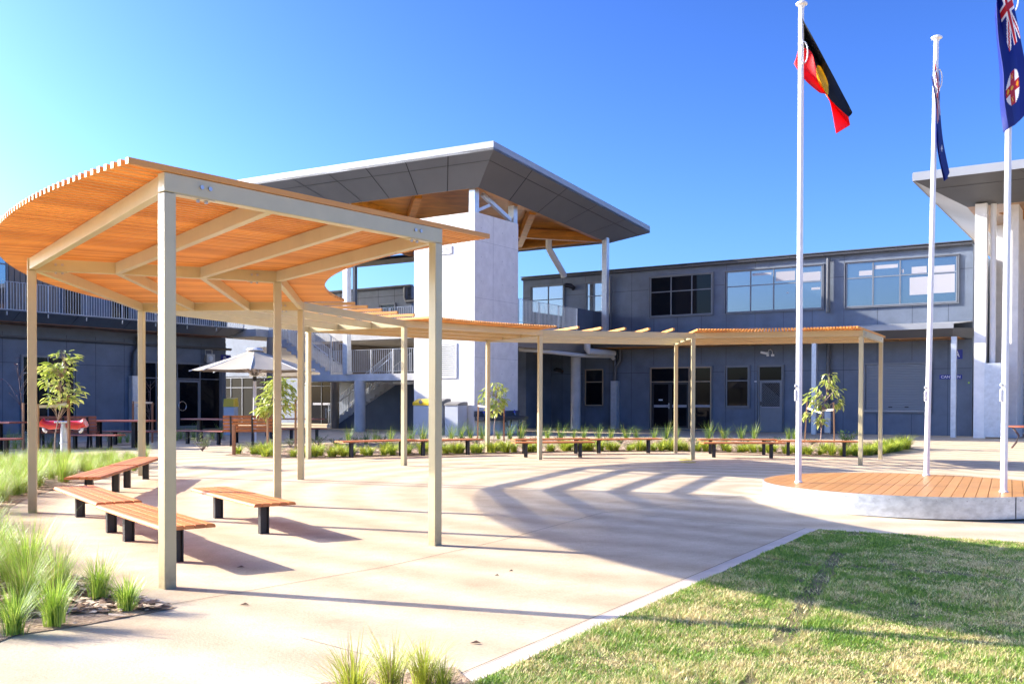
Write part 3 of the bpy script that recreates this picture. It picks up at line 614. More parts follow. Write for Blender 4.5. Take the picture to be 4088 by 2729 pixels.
# awning over the ground floor with its posts
BF = 9.5; PF = planeB(BF); zt = 4.55; zb = 4.10; aw0 = 0.05; aw1 = FB(3805, 1300, BF)[0]
zt = FB(3800, 1292, BF)[1]; zb = FB(3800, 1340, BF)[1]
m1 = MB(); m1.hexa([W(aw0, BF+0.55, zb), W(aw1-0.1, BF+0.55, zb), W(A_R-0.02, BA-0.005, zb), W(aw0, BA-0.005, zb), W(aw0, BF, zt-0.16), W(aw1, BF, zt-0.16), W(A_R+0.25, BA-0.005, zt-0.05), W(aw0, BA-0.005, zt-0.05)])
aw = m1.build('awning', M['soffit'], ra)
m1 = MB(); m1.bb(aw0, A_R-0.3, BF+0.6, BA-0.01, zb-0.03, zb-0.004); sub(m1.build('awning_lining', M['ply'], None), aw, ra)
m1 = MB(); m1.bb(aw0, aw1+0.02, BF-0.03, BF+0.0, zt-0.17, zt); sub(m1.build('awning_fascia', M['fascia'], None), aw, ra)
m1 = MB(); m1.hexa([W(aw0, BF-0.02, zt), W(aw1+0.02, BF-0.02, zt), W(A_R, BA-0.01, zt+0.22), W(aw0, BA-0.01, zt+0.22), W(aw0, BF-0.02, zt+0.03), W(aw1+0.02, BF-0.02, zt+0.03), W(A_R, BA-0.01, zt+0.25), W(aw0, BA-0.01, zt+0.25)]); sub(m1.build('awning_sheet', M['fascia'], None), aw, ra)
m1 = MB(); u0_, u1_ = FB(3400, 1350, BA)[0], FB(3628, 1350, BA)[0]; m1.bb(u0_, u0_+2.2, BF+1.0, BF+1.08, zb-0.05, zb-0.031); sub(m1.build('strip_light', M['black'], None), aw, ra)
for x in (3251, 3808):
    u_ = FB(x, 1500, BF+0.5)[0]; m1 = MB(); p = W(u_, BF+0.5, 0); m1.bar(Vector((p.x, p.y, gz(p.x, p.y)-0.01)), Vector((p.x, p.y, zb-0.002)), 0.20, 0.20, up=E2); m1.build('awning_post', M['galv'], ra, bevel=0.008)
# signs and fittings on the wall
def sign(x0, y0, x1, y1, body, label, size_k=0.62, wk=0.86, align=None):
    u0_, z1_ = FB(x0, y0, BA); u1_, z0_ = FB(x1, y1, BA); t = thing('wall_sign', label, 'sign', tuple(W((u0_+u1_)/2, BA-0.01, z0_)))
    m_ = MB(); pbox(m_, PA, u0_, u1_, z0_, z1_, 0.004, 0.014); m_.build('sign_plate', M['blue'], t)
    text_mesh('sign_lettering', body, (z1_-z0_)*size_k*1.35, t, PA((u0_+u1_)/2, (z0_+z1_)/2, 0.019), E1, (0, 0, 1), M['letter'], 0.003, (u1_-u0_)*wk if wk else None)
sign(3751, 1496, 3840.6, 1512, 'CANTEEN', 'blue wall sign reading CANTEEN behind the awning post')
sign(3801, 1396, 3843, 1432, 'A', 'square blue block letter sign above the canteen sign', 0.70, 0.45)
u_, zz = FB(3868, 1527, BA); m1 = MB(); pbox(m1, PA, u_-0.03, u_+0.03, zz-0.03, zz+0.03, 0.0, 0.02); tag(m1.build('wall_marker', mat('lime_marker', (0.45, 0.75, 0.03), 0.5), None), 'tiny lime green square marker at the building corner', 'marker')
u_, zz = FB(3018, 1522, BA); m1 = MB(); pbox(m1, PA, u_-0.07, u_+0.07, zz-0.022, zz+0.022, 0.0, 0.012); tag(m1.build('door_label', M['letter'], None), 'small white label plate left of the screen door', 'sign')
u_, zz = FB(3066, 1413, BA); P = PA(u_, zz, 0.0); t = thing('flood_light', 'white twin floodlight with a looped cable above the screen door', 'light', tuple(P))
m1 = MB(); pbox(m1, PA, u_-0.05, u_+0.06, zz-0.10, zz+0.10, 0.0, 0.06); pbox(m1, PA, u_+0.16, u_+0.30, zz-0.11, zz-0.01, 0.0, 0.06); m1.build('base', M['white'], t)
m1 = MB(); m1.bar(PA(u_-0.02, zz+0.02, 0.10), PA(u_-0.27, zz+0.08, 0.24), 0.14, 0.10); m1.build('lamp_head', M['white'], t)
m1 = MB(); m1.tube([PA(u_+0.03, zz+0.05, 0.06), PA(u_+0.06, zz+0.18, 0.08), PA(u_+0.14, zz+0.21, 0.08), PA(u_+0.22, zz+0.12, 0.07), PA(u_+0.24, zz-0.02, 0.06)], 0.014, 6); m1.build('cable', M['white'], t, smooth=True)
def wlight(x, y, label, s=1.0):
    u_, zz = FB(x, y, BA); t = thing('wall_light', label, 'light', tuple(PA(u_, zz, 0)), 'black wall lights on the right building')
    m1 = MB(); m1.bar(PA(u_+0.12*s, zz-0.12*s, 0.02), PA(u_+0.12*s, zz-0.02*s, 0.16*s), 0.10*s, 0.10*s); m1.build('bracket', M['black'], t)
    m1 = MB(); m1.tube([PA(u_+0.22*s, zz-0.06*s, 0.08*s), PA(u_+0.1*s, zz+0.05*s, 0.22*s), PA(u_-0.1*s, zz+0.10*s, 0.40*s), PA(u_-0.25*s, zz+0.08*s, 0.5*s)], [0.10*s, 0.13*s, 0.13*s, 0.07*s], 10); m1.build('lamp_head', M['black'], t, smooth=True)
    m1 = MB(); pbox(m1, PA, u_-0.16*s, u_+0.02*s, zz-0.05*s, zz-0.035*s, 0.28*s, 0.40*s); m1.build('lens', M['blind_or_light'], t)
wlight(2282, 1148, 'black wall light beside the upper floor door', 0.95); wlight(2238, 1481, 'black wall light between the bronze windows below the bridge', 0.8)
# ---------------------------------------------------------------- concrete tower
tw = thg('concrete_tower', 'tall pale concrete lift tower with a louvred vent', 'tower', -1.6, 1.6)
TZ = 9.2; m1 = MB(); m1.bb(-3.2, 0, 0, 3.25, 0.0, TZ); m1.build('tower_shaft', M['concrete'], tw, bevel=0.012)
PT = planeB(0.0); m1 = MB()
def louvre(x0, y0, x1, y1, n, nm):
    a0, z1 = FB(x0, y0, 0.0); a1, z0 = FB(x1, y1, 0.0); m1 = MB(); s = 0.06
    for (q0, q1, r0, r1) in ((a0, a0+s, z0, z1), (a1-s, a1, z0, z1), (a0+s, a1-s, z0, z0+s), (a0+s, a1-s, z1-s, z1)): pbox(m1, PT, q0, q1, r0, r1, 0.0, 0.045)
    f_ = m1.build(nm, M['white'], tw); m1 = MB(); pbox(m1, PT, a0+s*0.6, a1-s*0.6, z0+s*0.6, z1-s*0.6, 0.002, 0.006); sub(m1.build('vent_opening', M['gap_shade'], None), f_, tw)
    m1 = MB()
    for i in range(n):
        zc = z0+s+(z1-z0-2*s)*(i+0.5)/n; h = (z1-z0-2*s)/n*0.62
        m1.hexa([PT(a0+s, zc-h*0.5, 0.045), PT(a1-s, zc-h*0.5, 0.045), PT(a1-s, zc-h*0.1, 0.012), PT(a0+s, zc-h*0.1, 0.012), PT(a0+s, zc+h*0.3, 0.045), PT(a1-s, zc+h*0.3, 0.045), PT(a1-s, zc+h*0.5, 0.012), PT(a0+s, zc+h*0.5, 0.012)])
    sub(m1.build('vent_blades', M['white'], None), f_, tw)
louvre(1722, 1372, 1824, 1508, 16, 'louvred_vent'); louvre(1760, 985, 1804, 1012, 4, 'small_vent')
m1 = MB(); PTA = planeA(0.0)
for zz in (3.25, 5.7, 8.05): m1.bar(W(0.001, 0.0, zz), W(0.001, 3.25, zz), 0.004, 0.012)
m1.bar(W(0.001, 1.32, 0.1), W(0.001, 1.32, TZ), 0.004, 0.012, up=E2)
m1.bar(W(-3.2, -0.001, 5.7), W(0, -0.001, 5.7), 0.004, 0.010)
for zz in (1.4, 2.6, 3.9, 5.1, 6.4, 7.4, 8.6):
    for bq in (0.45, 2.0, 2.85): m1.tube([W(0.0005, bq, zz), W(0.003, bq, zz)], 0.022, 10)
m1.build('formwork_lines', mat('formwork_shadow_line', (0.40, 0.40, 0.41), 0.9), tw)
# ---------------------------------------------------------------- big raking roof over the stairs
rf = thg('raking_roof', 'large overhanging roof with grey soffit panels and plywood lining over the tower', 'roof', -6, 4)
Kp = at(1970, 562, 36.8); Rp = at(2595, 903, 48.4); L2 = at(-60, 872, 57.6)
Lq = L2; FD = 0.34
dz = Vector((0, 0, FD))
Ti = at(1910, 749, 38.55)
def meet(x, y, p, q, r):
    n_ = (q-p).cross(r-p); d = ray(x, y); O = Vector((0, 0, H)); return O+d*((p-O).dot(n_)/d.dot(n_))
Ri = meet(2432, 971, Kp-dz, Rp-dz, Ti); Lm = meet(1400, 811, Lq-dz, Kp-dz, Ti); Ld = (Lm-Ti).normalized(); Li = Ti+Ld*27.0; Li.z = Ti.z+(Lm.z-Ti.z)/(Lm-Ti).length*27.0
Bi = Ri+(Li-Ti)*0.9; Bo = Rp+(Lq-Kp)*0.95; Bi.z = Ri.z+0.1; Bo.z = Rp.z+0.3
def fasc(p, q, h=FD, t=0.05, nm='fascia'):
    m_ = MB(); a = Vector(p); b = Vector(q); d = (b-a); d.z = 0; d.normalize(); n_ = Vector((-d.y, d.x, 0))*t
    m_.hexa([a-Vector((0, 0, h)), b-Vector((0, 0, h)), b-Vector((0, 0, h))+n_, a-Vector((0, 0, h))+n_, a, b, b+n_, a+n_]); return m_.build(nm, M['fascia'], rf)
fasc(Kp, Rp); fasc(Lq, Kp)
m1 = MB(); m1.add([Kp, Rp, Bo, Lq, Kp-dz*0.2, Rp-dz*0.2, Bo-dz*0.2, Lq-dz*0.2], [(0, 1, 2, 3), (7, 6, 5, 4)]); m1.build('roof_sheet', M['gutter'], rf)
def soff(p0, p1, q1, q0, n, nm, m, skip=0.16, grp='soffit'):   # p outer edge, q inner edge
    m_ = MB(); m_.add([p0, p1, q1, q0, p0+dz*0.3, p1+dz*0.3, q1+dz*0.9, q0+dz*0.9], [(0, 1, 2, 3), (7, 6, 5, 4), (0, 4, 5, 1), (2, 6, 7, 3)]); so = m_.build(nm, m, rf)
    j = MB(); nrm = (p1-p0).cross(q0-p0).normalized(); nrm = -nrm if nrm.z > 0 else nrm
    o = nrm*0.003
    a = p0.lerp(q0, 0.27)+o; b = p1.lerp(q1, 0.27)+o; j.bar(a, b, 0.030, 0.006)
    for i in range(1, n):
        f = i/n; j.bar(p0.lerp(p1, f)+o, q0.lerp(q1, f)+o, 0.030, 0.006)
    sub(j.build('soffit_joints', M['joint'], None), so, rf); return so
soff(Kp-dz, Rp-dz, Ri, Ti, 5, 'soffit', M['soffit']); soff(Lq-dz, Kp-dz, Ti, Li, 17, 'soffit', M['soffit']); soff(Rp-dz, Bo-dz, Bi, Ri, 14, 'soffit', M['soffit'])
up = Vector((0, 0, 0.02)); c_ = [Ti+up, Ri+up, Bi+up, Li+up]
m1 = MB(); m1.add([p+Vector((0, 0, 0.55)) for p in c_]+[p+Vector((0, 0, 0.60)) for p in c_], [(0, 1, 2, 3), (7, 6, 5, 4)]); m1.build('plywood_lining', M['ply'], rf)
def pbeam(p, q, w=0.32, h=0.62, zo=0.30, nm='plywood_beam', m=None, off=Vector((0, 0, 0))):
    m_ = MB(); p = p+off; q = q+off; m_.bar(p+Vector((0, 0, zo)), q+Vector((0, 0, zo)), w, h); return m_.build(nm, m or M['ply'], rf)
def sidel(t): return Ti.lerp(Ri, t)
def back(t): return Li.lerp(Bi, t)
for p, q, o_ in ((Ti, Ri, -E1*0.22), (Ri, Ri.lerp(Bi, 0.45), -E2*0.22), (Ti, Li, E2*0.22)): pbeam(p, q, 0.34, 0.55, 0.345, off=o_)
Mid = Ti.lerp(Bi, 0.0)
e_l = (Li-Ti)/27.0; e_r = (Ri-Ti)
nodeA = Ti+e_l*5.2+e_r*0.97
pbeam(Ri, Ti+e_l*9+e_r*0.45, 0.30, 0.45, 0.24); pbeam(nodeA, Ti+e_l*0.4+e_r*0.42, 0.30, 0.45, 0.22); pbeam(nodeA, Ti+e_l*8+e_r*0.5, 0.30, 0.45, 0.22); pbeam(Ti+e_l*3.6+e_r*0.05, Ti+e_l*9+e_r*0.55, 0.30, 0.45, 0.24)
for t_ in (7.5, 12, 16.5, 21): pbeam(Ti+e_l*t_, Ti+e_l*(t_+0.5)+e_r*0.97, 0.30, 0.45, 0.24)
# posts between tower and roof
def rpost(a, b, z0, z1, s, nm='roof_column', m=None):
    m_ = MB(); m_.bar(W(a, b, z0), W(a, b, z1), s, s, up=E2); return m_.build(nm, m or M['galv'], rf, bevel=0.006)
rpost(-0.17, 0.17, TZ, Ti.z+0.3, 0.30); rpost(-0.16, 3.05, TZ, 9.95, 0.30)
m1 = MB(); b_, z_ = FA_(1962, 785, -0.17); b2_, z2_ = FA_(2040, 888, -0.17); m1.bar(W(-0.17, 0.75, 10.05), W(-0.17, 2.85, TZ+0.12), 0.16, 0.16); m1.build('brace', M['galv'], rf)
m1 = MB(); m1.bar(W(-0.75, 0.5, TZ+0.02), W(-0.17, 1.3, 9.7), 0.13, 0.13); m1.build('brace', M['galv'], rf)
P = at(2417, 1100, 47.0); m1 = MB(); m1.bar(Vector((P.x, P.y, F2)), Vector((P.x, P.y, Ri.z+0.2)), 0.27, 0.27, up=E2); m1.build('roof_column', M['galv'], rf, bevel=0.006)
P = at(1385, 1300, 42.9); m1 = MB(); m1.bar(Vector((P.x, P.y, 2.64)), Vector((P.x, P.y, Ti.z+0.25)), 0.27, 0.27, up=E2); m1.build('roof_column', M['galv'], rf, bevel=0.006)
P = at(1417, 1100, 49.0); m1 = MB(); m1.bar(Vector((P.x, P.y, 4.8)), Vector((P.x, P.y, Ti.z+0.1)), 0.17, 0.17, up=E2); m1.build('roof_column', M['gutter'], rf)
Yp = 47.3; pipe(rf, [at(2191, 958, Yp), at(2191, 992, Yp), at(2198, 1005, Yp), at(2247, 1090, Yp+1.2), at(2252, 1104, Yp+1.3)], 0.16, M['pvc'], 'roof_downpipe')
# ---------------------------------------------------------------- upper bridge between tower and right building
br = thg('upper_bridge', 'upper level bridge with galvanised balustrade between the tower and the right building', 'bridge', -2, 7)
m1 = MB(); m1.bb(-6.0, 0.0, 3.26, BA-0.005, 4.42, F2); m1.build('bridge_slab', M['slab'], br)
m1 = MB(); m1.bb(-0.75, -0.3, 3.26, BA-0.01, 3.86, 4.415); m1.build('bridge_beam', M['beige'], br)
m1 = MB(); m1.bb(-6.0, -0.3, 9.9, 10.4, 3.86, 4.414); m1.build('bridge_beam', M['beige'], br)
def baluster(par, p, q, h=1.08, sp=0.115, post_sp=1.5, kick=0.08, m=None, rail=True, zo=0.0):
    p = Vector(p); q = Vector(q); L = (q-p).length; n = max(1, int(round(math.hypot(q.x-p.x, q.y-p.y)/sp))); m = m or M['galv']; u = Vector((0, 0, 1))
    k = max(1, int(round(L/post_sp)))
    for i in range(k+1):
        pm = MB(); o = p.lerp(q, i/k); pm.bar(o-u*(0.18+zo), o+u*h, 0.06, 0.02, up=(q-p).normalized()); pm.build('balustrade_post', m, par)
    bm_ = MB()
    for i in range(n+1):
        o = p.lerp(q, i/n); bm_.tube([o+u*kick, o+u*(h-0.02)], 0.0115, 5)
    bm_.build('balusters', m, par)
    rm = MB(); rm.bar(p+u*h, q+u*h, 0.05, 0.012); rm.bar(p+u*kick, q+u*kick, 0.05, 0.012); rm.build('rails', m, par)
baluster(br, W(-0.03, 3.30, F2), W(-0.03, 8.5, F2))
m1 = MB(); m1.bb(-0.06, 0.0, 8.54, BA-0.02, 4.40, F2+1.10); m1.build('parapet_panel', M['panel2'], br)
m1 = MB(); m1.bar(W(0.002, 10.1, 4.5), W(0.002, 10.1, F2+1.08), 0.004, 0.014, up=E2); m1.build('parapet_joint', M['joint'], br)
P = at(2298, 1600, 47.4); m1 = MB(); m1.tube([Vector((P.x, P.y, 0.03)), Vector((P.x, P.y, 3.88))], 0.245, 28); m1.build('round_column', M['slab'], br, smooth='auto')
def wp(x, y, Y): return at(x, y, Y)
pipe(br, [wp(2074, 1394, 43.5), wp(2160, 1400, 44.2), wp(2330, 1419, 46.2), wp(2440, 1421, 47.6), wp(2450, 1432, 47.7)], 0.10, M['pvc'], 'waste_pipe')
pipe(br, [wp(2344, 1372, 46.0), wp(2344, 1392, 46.0), wp(2350, 1402, 46.0), wp(2395, 1406, 46.6), wp(2450, 1410, 47.4)], 0.16, M['pvc'], 'waste_pipe')
pipe(br, [wp(2070, 1386, 43.0), wp(2085, 1380, 43.0), wp(2091, 1366, 43.0)], 0.14, M['pvc'], 'waste_pipe')
# ---------------------------------------------------------------- stairs
sr = thg('concrete_stairs', 'concrete switchback stairs with a half landing and galvanised balustrades', 'stairs', -7, 1.5)
LZ = 2.64
m1 = MB(); m1.bb(-10.2, -3.21, 0.12, 3.1, LZ-0.30, LZ); m1.build('landing_slab', M['slab'], sr)
P = at(1437, 1600, 42.6); m1 = MB(); m1.tube([Vector((P.x, P.y, 0.03)), Vector((P.x, P.y, LZ-0.302))], 0.25, 28); m1.build('round_column', M['slab'], sr, smooth='auto')
def flight(a0, z0, a1, z1, b0, b1, n, nm):
    m_ = MB(); 
    for i in range(n):
        x0 = a0+(a1-a0)*i/n; x1 = a0+(a1-a0)*(i+1)/n; zt = z0+(z1-z0)*(i+1)/n; zb = z0+(z1-z0)*i/n
        lo, hi = min(x0, x1), max(x0, x1); sl = (z1-z0)/n
        zbot0 = max(0.03, zb-0.22); 
        m_.bb(lo, hi, b0, b1, zbot0, zt)
    m_.build(nm, M['slab'], sr)
    s_ = MB(); s_.hexa([W(a0, b0-0.06, max(0.03, z0-0.25)), W(a1, b0-0.06, z1-0.30), W(a1, b0-0.002, z1-0.30), W(a0, b0-0.002, max(0.03, z0-0.25)), W(a0, b0-0.06, z0+0.10), W(a1, b0-0.06, z1+0.02), W(a1, b0-0.002, z1+0.02), W(a0, b0-0.002, z0+0.10)])
flight(-8.3, LZ, -12.4, F2, 0.15, 1.65, 13, 'upper_flight'); flight(-11.6, FL, -7.2, LZ, 3.3, 4.8, 15, 'lower_flight')
m1 = MB(); m1.add([W(-11.2, 3.24, 0.04), W(-3.3, 3.24, 0.04), W(-3.3, 3.24, LZ-0.32), W(-7.0, 3.24, LZ-0.45), W(-11.2, 3.28, 0.04), W(-3.3, 3.28, 0.04), W(-3.3, 3.28, LZ-0.32), W(-7.0, 3.28, LZ-0.45)], [(0, 1, 2, 3), (7, 6, 5, 4), (0, 4, 5, 1), (1, 5, 6, 2), (2, 6, 7, 3), (3, 7, 4, 0)]); m1.build('infill_panel', M['panel2'], sr)
baluster(sr, W(-8.25, 0.17, LZ), W(-7.45, 0.17, LZ), kick=0.1); baluster(sr, W(-7.1, 0.17, LZ), W(-3.25, 0.17, LZ), kick=0.1)
baluster(sr, W(-8.35, 0.17, LZ+0.1), W(-12.3, 0.17, F2+0.05), kick=0.06); baluster(sr, W(-8.35, 1.62, LZ+0.1), W(-12.3, 1.62, F2+0.05), kick=0.06)
baluster(sr, W(-11.5, 3.32, FL+0.1), W(-7.3, 3.32, LZ+0.1), kick=0.05)
baluster(sr, W(-11.5, 4.75, FL+0.1), W(-7.3, 4.75, LZ+0.1), kick=0.05)
baluster(sr, W(-6.0, 3.3, F2), W(-14.5, 3.3, F2), kick=0.08)
m1 = MB(); m1.bb(-14.9, -6.0, 3.25, BA-0.3, 4.42, F2); m1.build('upper_slab', M['slab'], sr)
m1 = MB(); m1.bb(-14.9, -12.4, -0.6, 3.25, 4.50, F2-0.002); m1.build('upper_slab', M['slab'], sr)
m1 = MB(); m1.bar(W(-11.6, 3.24, FL+1.0), W(-11.6, 3.24, FL+0.5), 0.03, 0.03); m1.tube([W(-11.4, 3.20, FL+0.85), W(-7.2, 3.20, LZ+0.92)], 0.022, 8); m1.build('handrail', M['galv'], sr)
m1 = MB(); m1.tube([W(-8.4, 0.10, LZ+0.88), W(-12.2, 0.10, F2+0.88)], 0.02, 8); m1.build('handrail', M['galv'], sr)
# ---------------------------------------------------------------- library block behind the stairs
lb = thg('library_block', 'shaded ground floor block behind the stairs with tall glass panels', 'building', -11, 8)
m1 = MB(); m1.bb(-36, -3.4, 9.2, 13, 0.0, 4.40); m1.build('wall', M['panel'], lb)
m1 = MB(); m1.bb(-19, -12.3, 4.7, 9.19, 2.75, 4.40); m1.build('upper_wall', M['beige'], lb)
PLb = planeB(4.7)
u0_ = FB(905, 1550, 4.7)[0]; u1_ = FB(1068, 1550, 4.7)[0]
window(lb, PLb, u0_-0.4, u1_+0.3, 0.06, 2.74, [u0_+(u1_-u0_)*f for f in (0.12, 0.40, 0.68, 0.94)], [2.15], M['frame'], M['glassm'], 'glass_wall', 0.06, hood=False)
m1 = MB(); m1.bb(u0_-0.4, u1_+0.3, 4.72, 4.9, 0.05, 2.8); m1.build('glass_backing', M['joint'], lb)
m1 = MB(); P = at(1084, 1600, 44.5); m1.tube([Vector((P.x, P.y, 0.03)), Vector((P.x, P.y, 4.4))], 0.22, 24); m1.build('round_column', M['beige'], lb, smooth='auto')
PLc = planeB(9.2)
w = win_px(lb, PLc, 9.2, (1236, 1522), (1330, 1712), (1285,), ((1290, 1540),), 1600, name='entrance_door', hood=False, fm=M['black'])
m2 = MB(); a0, zb = FB(1250, 1607, 9.2); a1, zc = FB(1325, 1616, 9.2); pbox(m2, PLc, a0, a1, zc, zb, 0.0142, 0.018); sub(m2.build('glass_band', M['blind_or_light'], None), w, lb)
P = at(1337, 1600, 47.5); m1 = MB(); m1.tube([Vector((P.x, P.y, 0.03)), Vector((P.x, P.y, 4.4))], 0.22, 24); m1.build('round_column', M['beige'], lb, smooth='auto')
u0_, zt_ = FB(1190, 1524, 9.1); u1_, zb_ = FB(1238, 1534, 9.1)
t = thing('wall_sign', 'white LIBRARY lettering partly hidden by a pergola post', 'sign', tuple(W((u0_+u1_)/2, 9.15, zb_)))
m1 = MB(); pbox(m1, PLc, u0_-0.04, u0_+1.0, zb_-0.06, zt_+0.06, 0.004, 0.012); m1.build('sign_plate', M['joint'], t)
text_mesh('sign_lettering', 'LIBRARY', (zt_-zb_)*1.25, t, PLc(u0_+0.48, (zb_+zt_)/2, 0.016), E1, (0, 0, 1), M['letter'], 0.003, 0.88)
# ---------------------------------------------------------------- middle upper storey behind
mid_b = thg('upper_storey', 'charcoal upper storey with a curved gutter behind the stairs', 'building', -18, BA)
c_r, zc_ = FB(1650, 1138, BA+0.3); PC = planeB(BA+0.3)
m1 = MB(); m1.bb(-38, c_r-0.15, BA+0.3, BA+8, 4.40, zc_-0.02); m1.build('wall', M['panel'], mid_b)
gut(mid_b, PC, -38, c_r, zc_, 0.14)
m1 = MB()
for x in (1360, 1430, 1510, 1575): u_ = FB(x, 1200, BA+0.3)[0]; pbox(m1, PC, u_-0.01, u_+0.01, F2, zc_-0.1, 0.0, 0.003)
zz = FB(1500, 1186, BA+0.3)[1]; pbox(m1, PC, -22, c_r-0.2, zz-0.01, zz+0.01, 0.0, 0.003); m1.build('panel_joints', M['joint'], mid_b)
win_px(mid_b, PC, BA+0.3, (1520, 1215), (1578, 1330), (), (), 1230, gm=M['glass'])
pipe(mid_b, [PC(c_r-0.45, zc_-0.1, 0.16), PC(c_r-0.45, zc_-0.75, 0.16), PC(c_r-0.35, zc_-0.95, 0.16), PC(c_r+0.35, zc_-0.95, 0.16)], 0.13, M['gutter'])
# ---------------------------------------------------------------- left building
AL = -15.4; PL_ = planeA(AL); lf = thg('school_building', 'shaded charcoal two storey building on the left with double glass doors', 'building', AL, -6)
bE = FA_(902, 1500, AL)[0]; bS = -26
m1 = MB(); m1.bb(AL-6, AL, bS, bE, 0.0, 4.3); m1.build('wall', M['panel'], lf)
m1 = MB(); m1.bb(AL-6, AL-0.02, bS, bE, 4.3, 8.15); m1.build('upper_wall', M['panel'], lf)
m1 = MB(); b0_, b1_ = FA_(35, 1150, AL)[0], FA_(235, 1150, AL)[0]
n_ = 9
for i in range(n_):
    q0 = b0_+(b1_-b0_)*i/n_; q1 = b0_+(b1_-b0_)*(i+1)/n_-0.04; pbox(m1, PL_, q0, q1, F2, 7.4, -0.02, 0.03)
m1.build('batten_cladding', M['beige'], lf)
def pA(x, y): return FA_(x, y, AL)
zgt = pA(500, 1368)[1]
gut(lf, PL_, bS, bE+0.2, zgt, 0.10)
m1 = MB()
for x in (10, 266, 382, 496, 706, 803): u_ = pA(x, 1500)[0]; pbox(m1, PL_, u_-0.006, u_+0.006, FL, 4.2, 0.0, 0.003)
zz = pA(380, 1458)[1]
for xa, xb in ((-60, 84), (300, 560)): pbox(m1, PL_, pA(xa, 1460)[0], pA(xb, 1460)[0], zz-0.007, zz+0.007, 0.0, 0.003)
m1.build('panel_joints', M['joint'], lf)
def winA(tl, br, mull=(), trans=(), **k):
    u0_, z1_ = pA(*tl); u1_, z0_ = pA(*br); return window(lf, PL_, u0_, u1_, z0_, z1_, [pA(x, 1550)[0] for x in mull], [pA(x, y)[1] for x, y in trans], **k)
winA((86, 1418), (297, 1722), (190,), ((190, 1490),), gm=M['glass'], name='window')
w = winA((560, 1442), (878, 1712), (622, 706, 797), ((700, 1510),), gm=M['glass'], name='glass_doors', sill=False)
for x0, x1 in ((628, 705), (707, 796)):
    a0, z1_ = pA(x0, 1515); a1, z0_ = pA(x1, 1709); m1 = MB(); s = 0.11
    pbox(m1, PL_, a0, a0+s, FL+0.02, z1_, 0.016, 0.045); pbox(m1, PL_, a1-s, a1, FL+0.02, z1_, 0.016, 0.045); pbox(m1, PL_, a0+s, a1-s, FL+0.02, FL+0.17, 0.016, 0.045); pbox(m1, PL_, a0+s, a1-s, z1_-s, z1_, 0.016, 0.045); sub(m1.build('door_leaf', M['frame'], None), w, lf)
uc, zc2 = pA(722, 1620); m1 = MB(); pts = [PL_(uc+0.22*math.cos(a_), zc2+0.22*math.sin(a_), 0.11) for a_ in [2*math.pi*i/24 for i in range(25)]]; m1.tube(pts, 0.018, 8, cap=False); sub(m1.build('ring_handle', M['steel'], None, smooth=True), w, lf)
ug_, zq = pA(524, 1500); m1 = MB(); pbox(m1, PL_, ug_-0.16, ug_+0.16, 0.06, pA(524, 1500)[1], 0.03, 0.33); m1.build('downpipe_cover', M['galv'], lf)
pipe(lf, [PL_(ug_+0.05, zq-0.1, 0.18), PL_(ug_+0.05, pA(526, 1412)[1], 0.18), PL_(ug_+0.25, pA(526, 1385)[1], 0.20), PL_(ug_+0.25, zgt+0.3, 0.22)], 0.12, M['gutter'])
# door B sign and loudspeaker
u0_, z1_ = pA(881, 1415); t = thing('wall_sign', 'small blue sign with white letters at the left building corner', 'sign', tuple(PL_(u0_+0.4, z1_-0.45, 0)))
m1 = MB(); pbox(m1, PL_, u0_, u0_+0.62, z1_-0.48, z1_, 0.004, 0.014); m1.build('sign_plate', M['blue'], t); text_mesh('sign_lettering', 'B', 0.40, t, PL_(u0_+0.25, z1_-0.24, 0.018), E2, (0, 0, 1), M['letter'], 0.003)
us, zs = pA(820, 1430); t = thing('loudspeaker', 'grey horn loudspeaker on the left building above the doors', 'loudspeaker', tuple(PL_(us, zs, 0)))
m1 = MB(); m1.hexa([PL_(us-0.10, zs-0.12, 0.08), PL_(us+0.10, zs-0.12, 0.08), PL_(us+0.10, zs+0.12, 0.08), PL_(us-0.10, zs+0.12, 0.08), PL_(us-0.24, zs-0.24, 0.42), PL_(us+0.24, zs-0.24, 0.42), PL_(us+0.24, zs+0.20, 0.42), PL_(us-0.24, zs+0.20, 0.42)]); m1.build('horn', M['pvc'], t)
m1 = MB(); m1.tube([PL_(us, zs-0.02, 0.42), PL_(us, zs-0.02, 0.46)], [0.13, 0.10], 16); m1.build('driver', M['white'], t)
m1 = MB(); m1.tube([PL_(us-0.2, zs+0.12, 0.25), PL_(us-0.2, zs+0.40, 0.25), PL_(us+0.2, zs+0.40, 0.25), PL_(us+0.2, zs+0.12, 0.25)], 0.02, 6); m1.build('bracket', M['pvc'], t)
# upper walkway along the left building
wk = thg('upper_walkway', 'cantilevered upper walkway with galvanised balustrade along the left building', 'walkway', AL+1, -8)
aW = -13.15; bW = -0.55; zt_ = 4.86; zb_ = 4.50
m1 = MB(); m1.hexa([W(AL+0.02, bS, zb_), W(aW-0.55, bS, zb_), W(aW-0.55, bW-0.55, zb_), W(AL+0.02, bW-0.55, zb_), W(AL+0.02, bS, zt_-0.02), W(aW, bS, zt_-0.02), W(aW, bW, zt_-0.02), W(AL+0.02, bW, zt_-0.02)]); m1.build('slab_edge', M['panel2'], wk)
m1 = MB(); m1.bb(AL+0.02, aW-0.62, bS, bW-0.62, zb_-0.03, zb_-0.003); m1.build('plywood_lining', mat('dark_red_plywood', (0.20, 0.075, 0.030), 0.4, var=0.3, scale=1, stretch=(2, 1, 4)), wk)
m1 = MB(); m1.bb(AL+0.02, aW+0.03, bS, bW+0.03, zt_-0.018, zt_+0.02); m1.build('edge_trim', M['frame'], wk)
for q in range(-10, 1):
    pass
m1 = MB(); b_ = bS
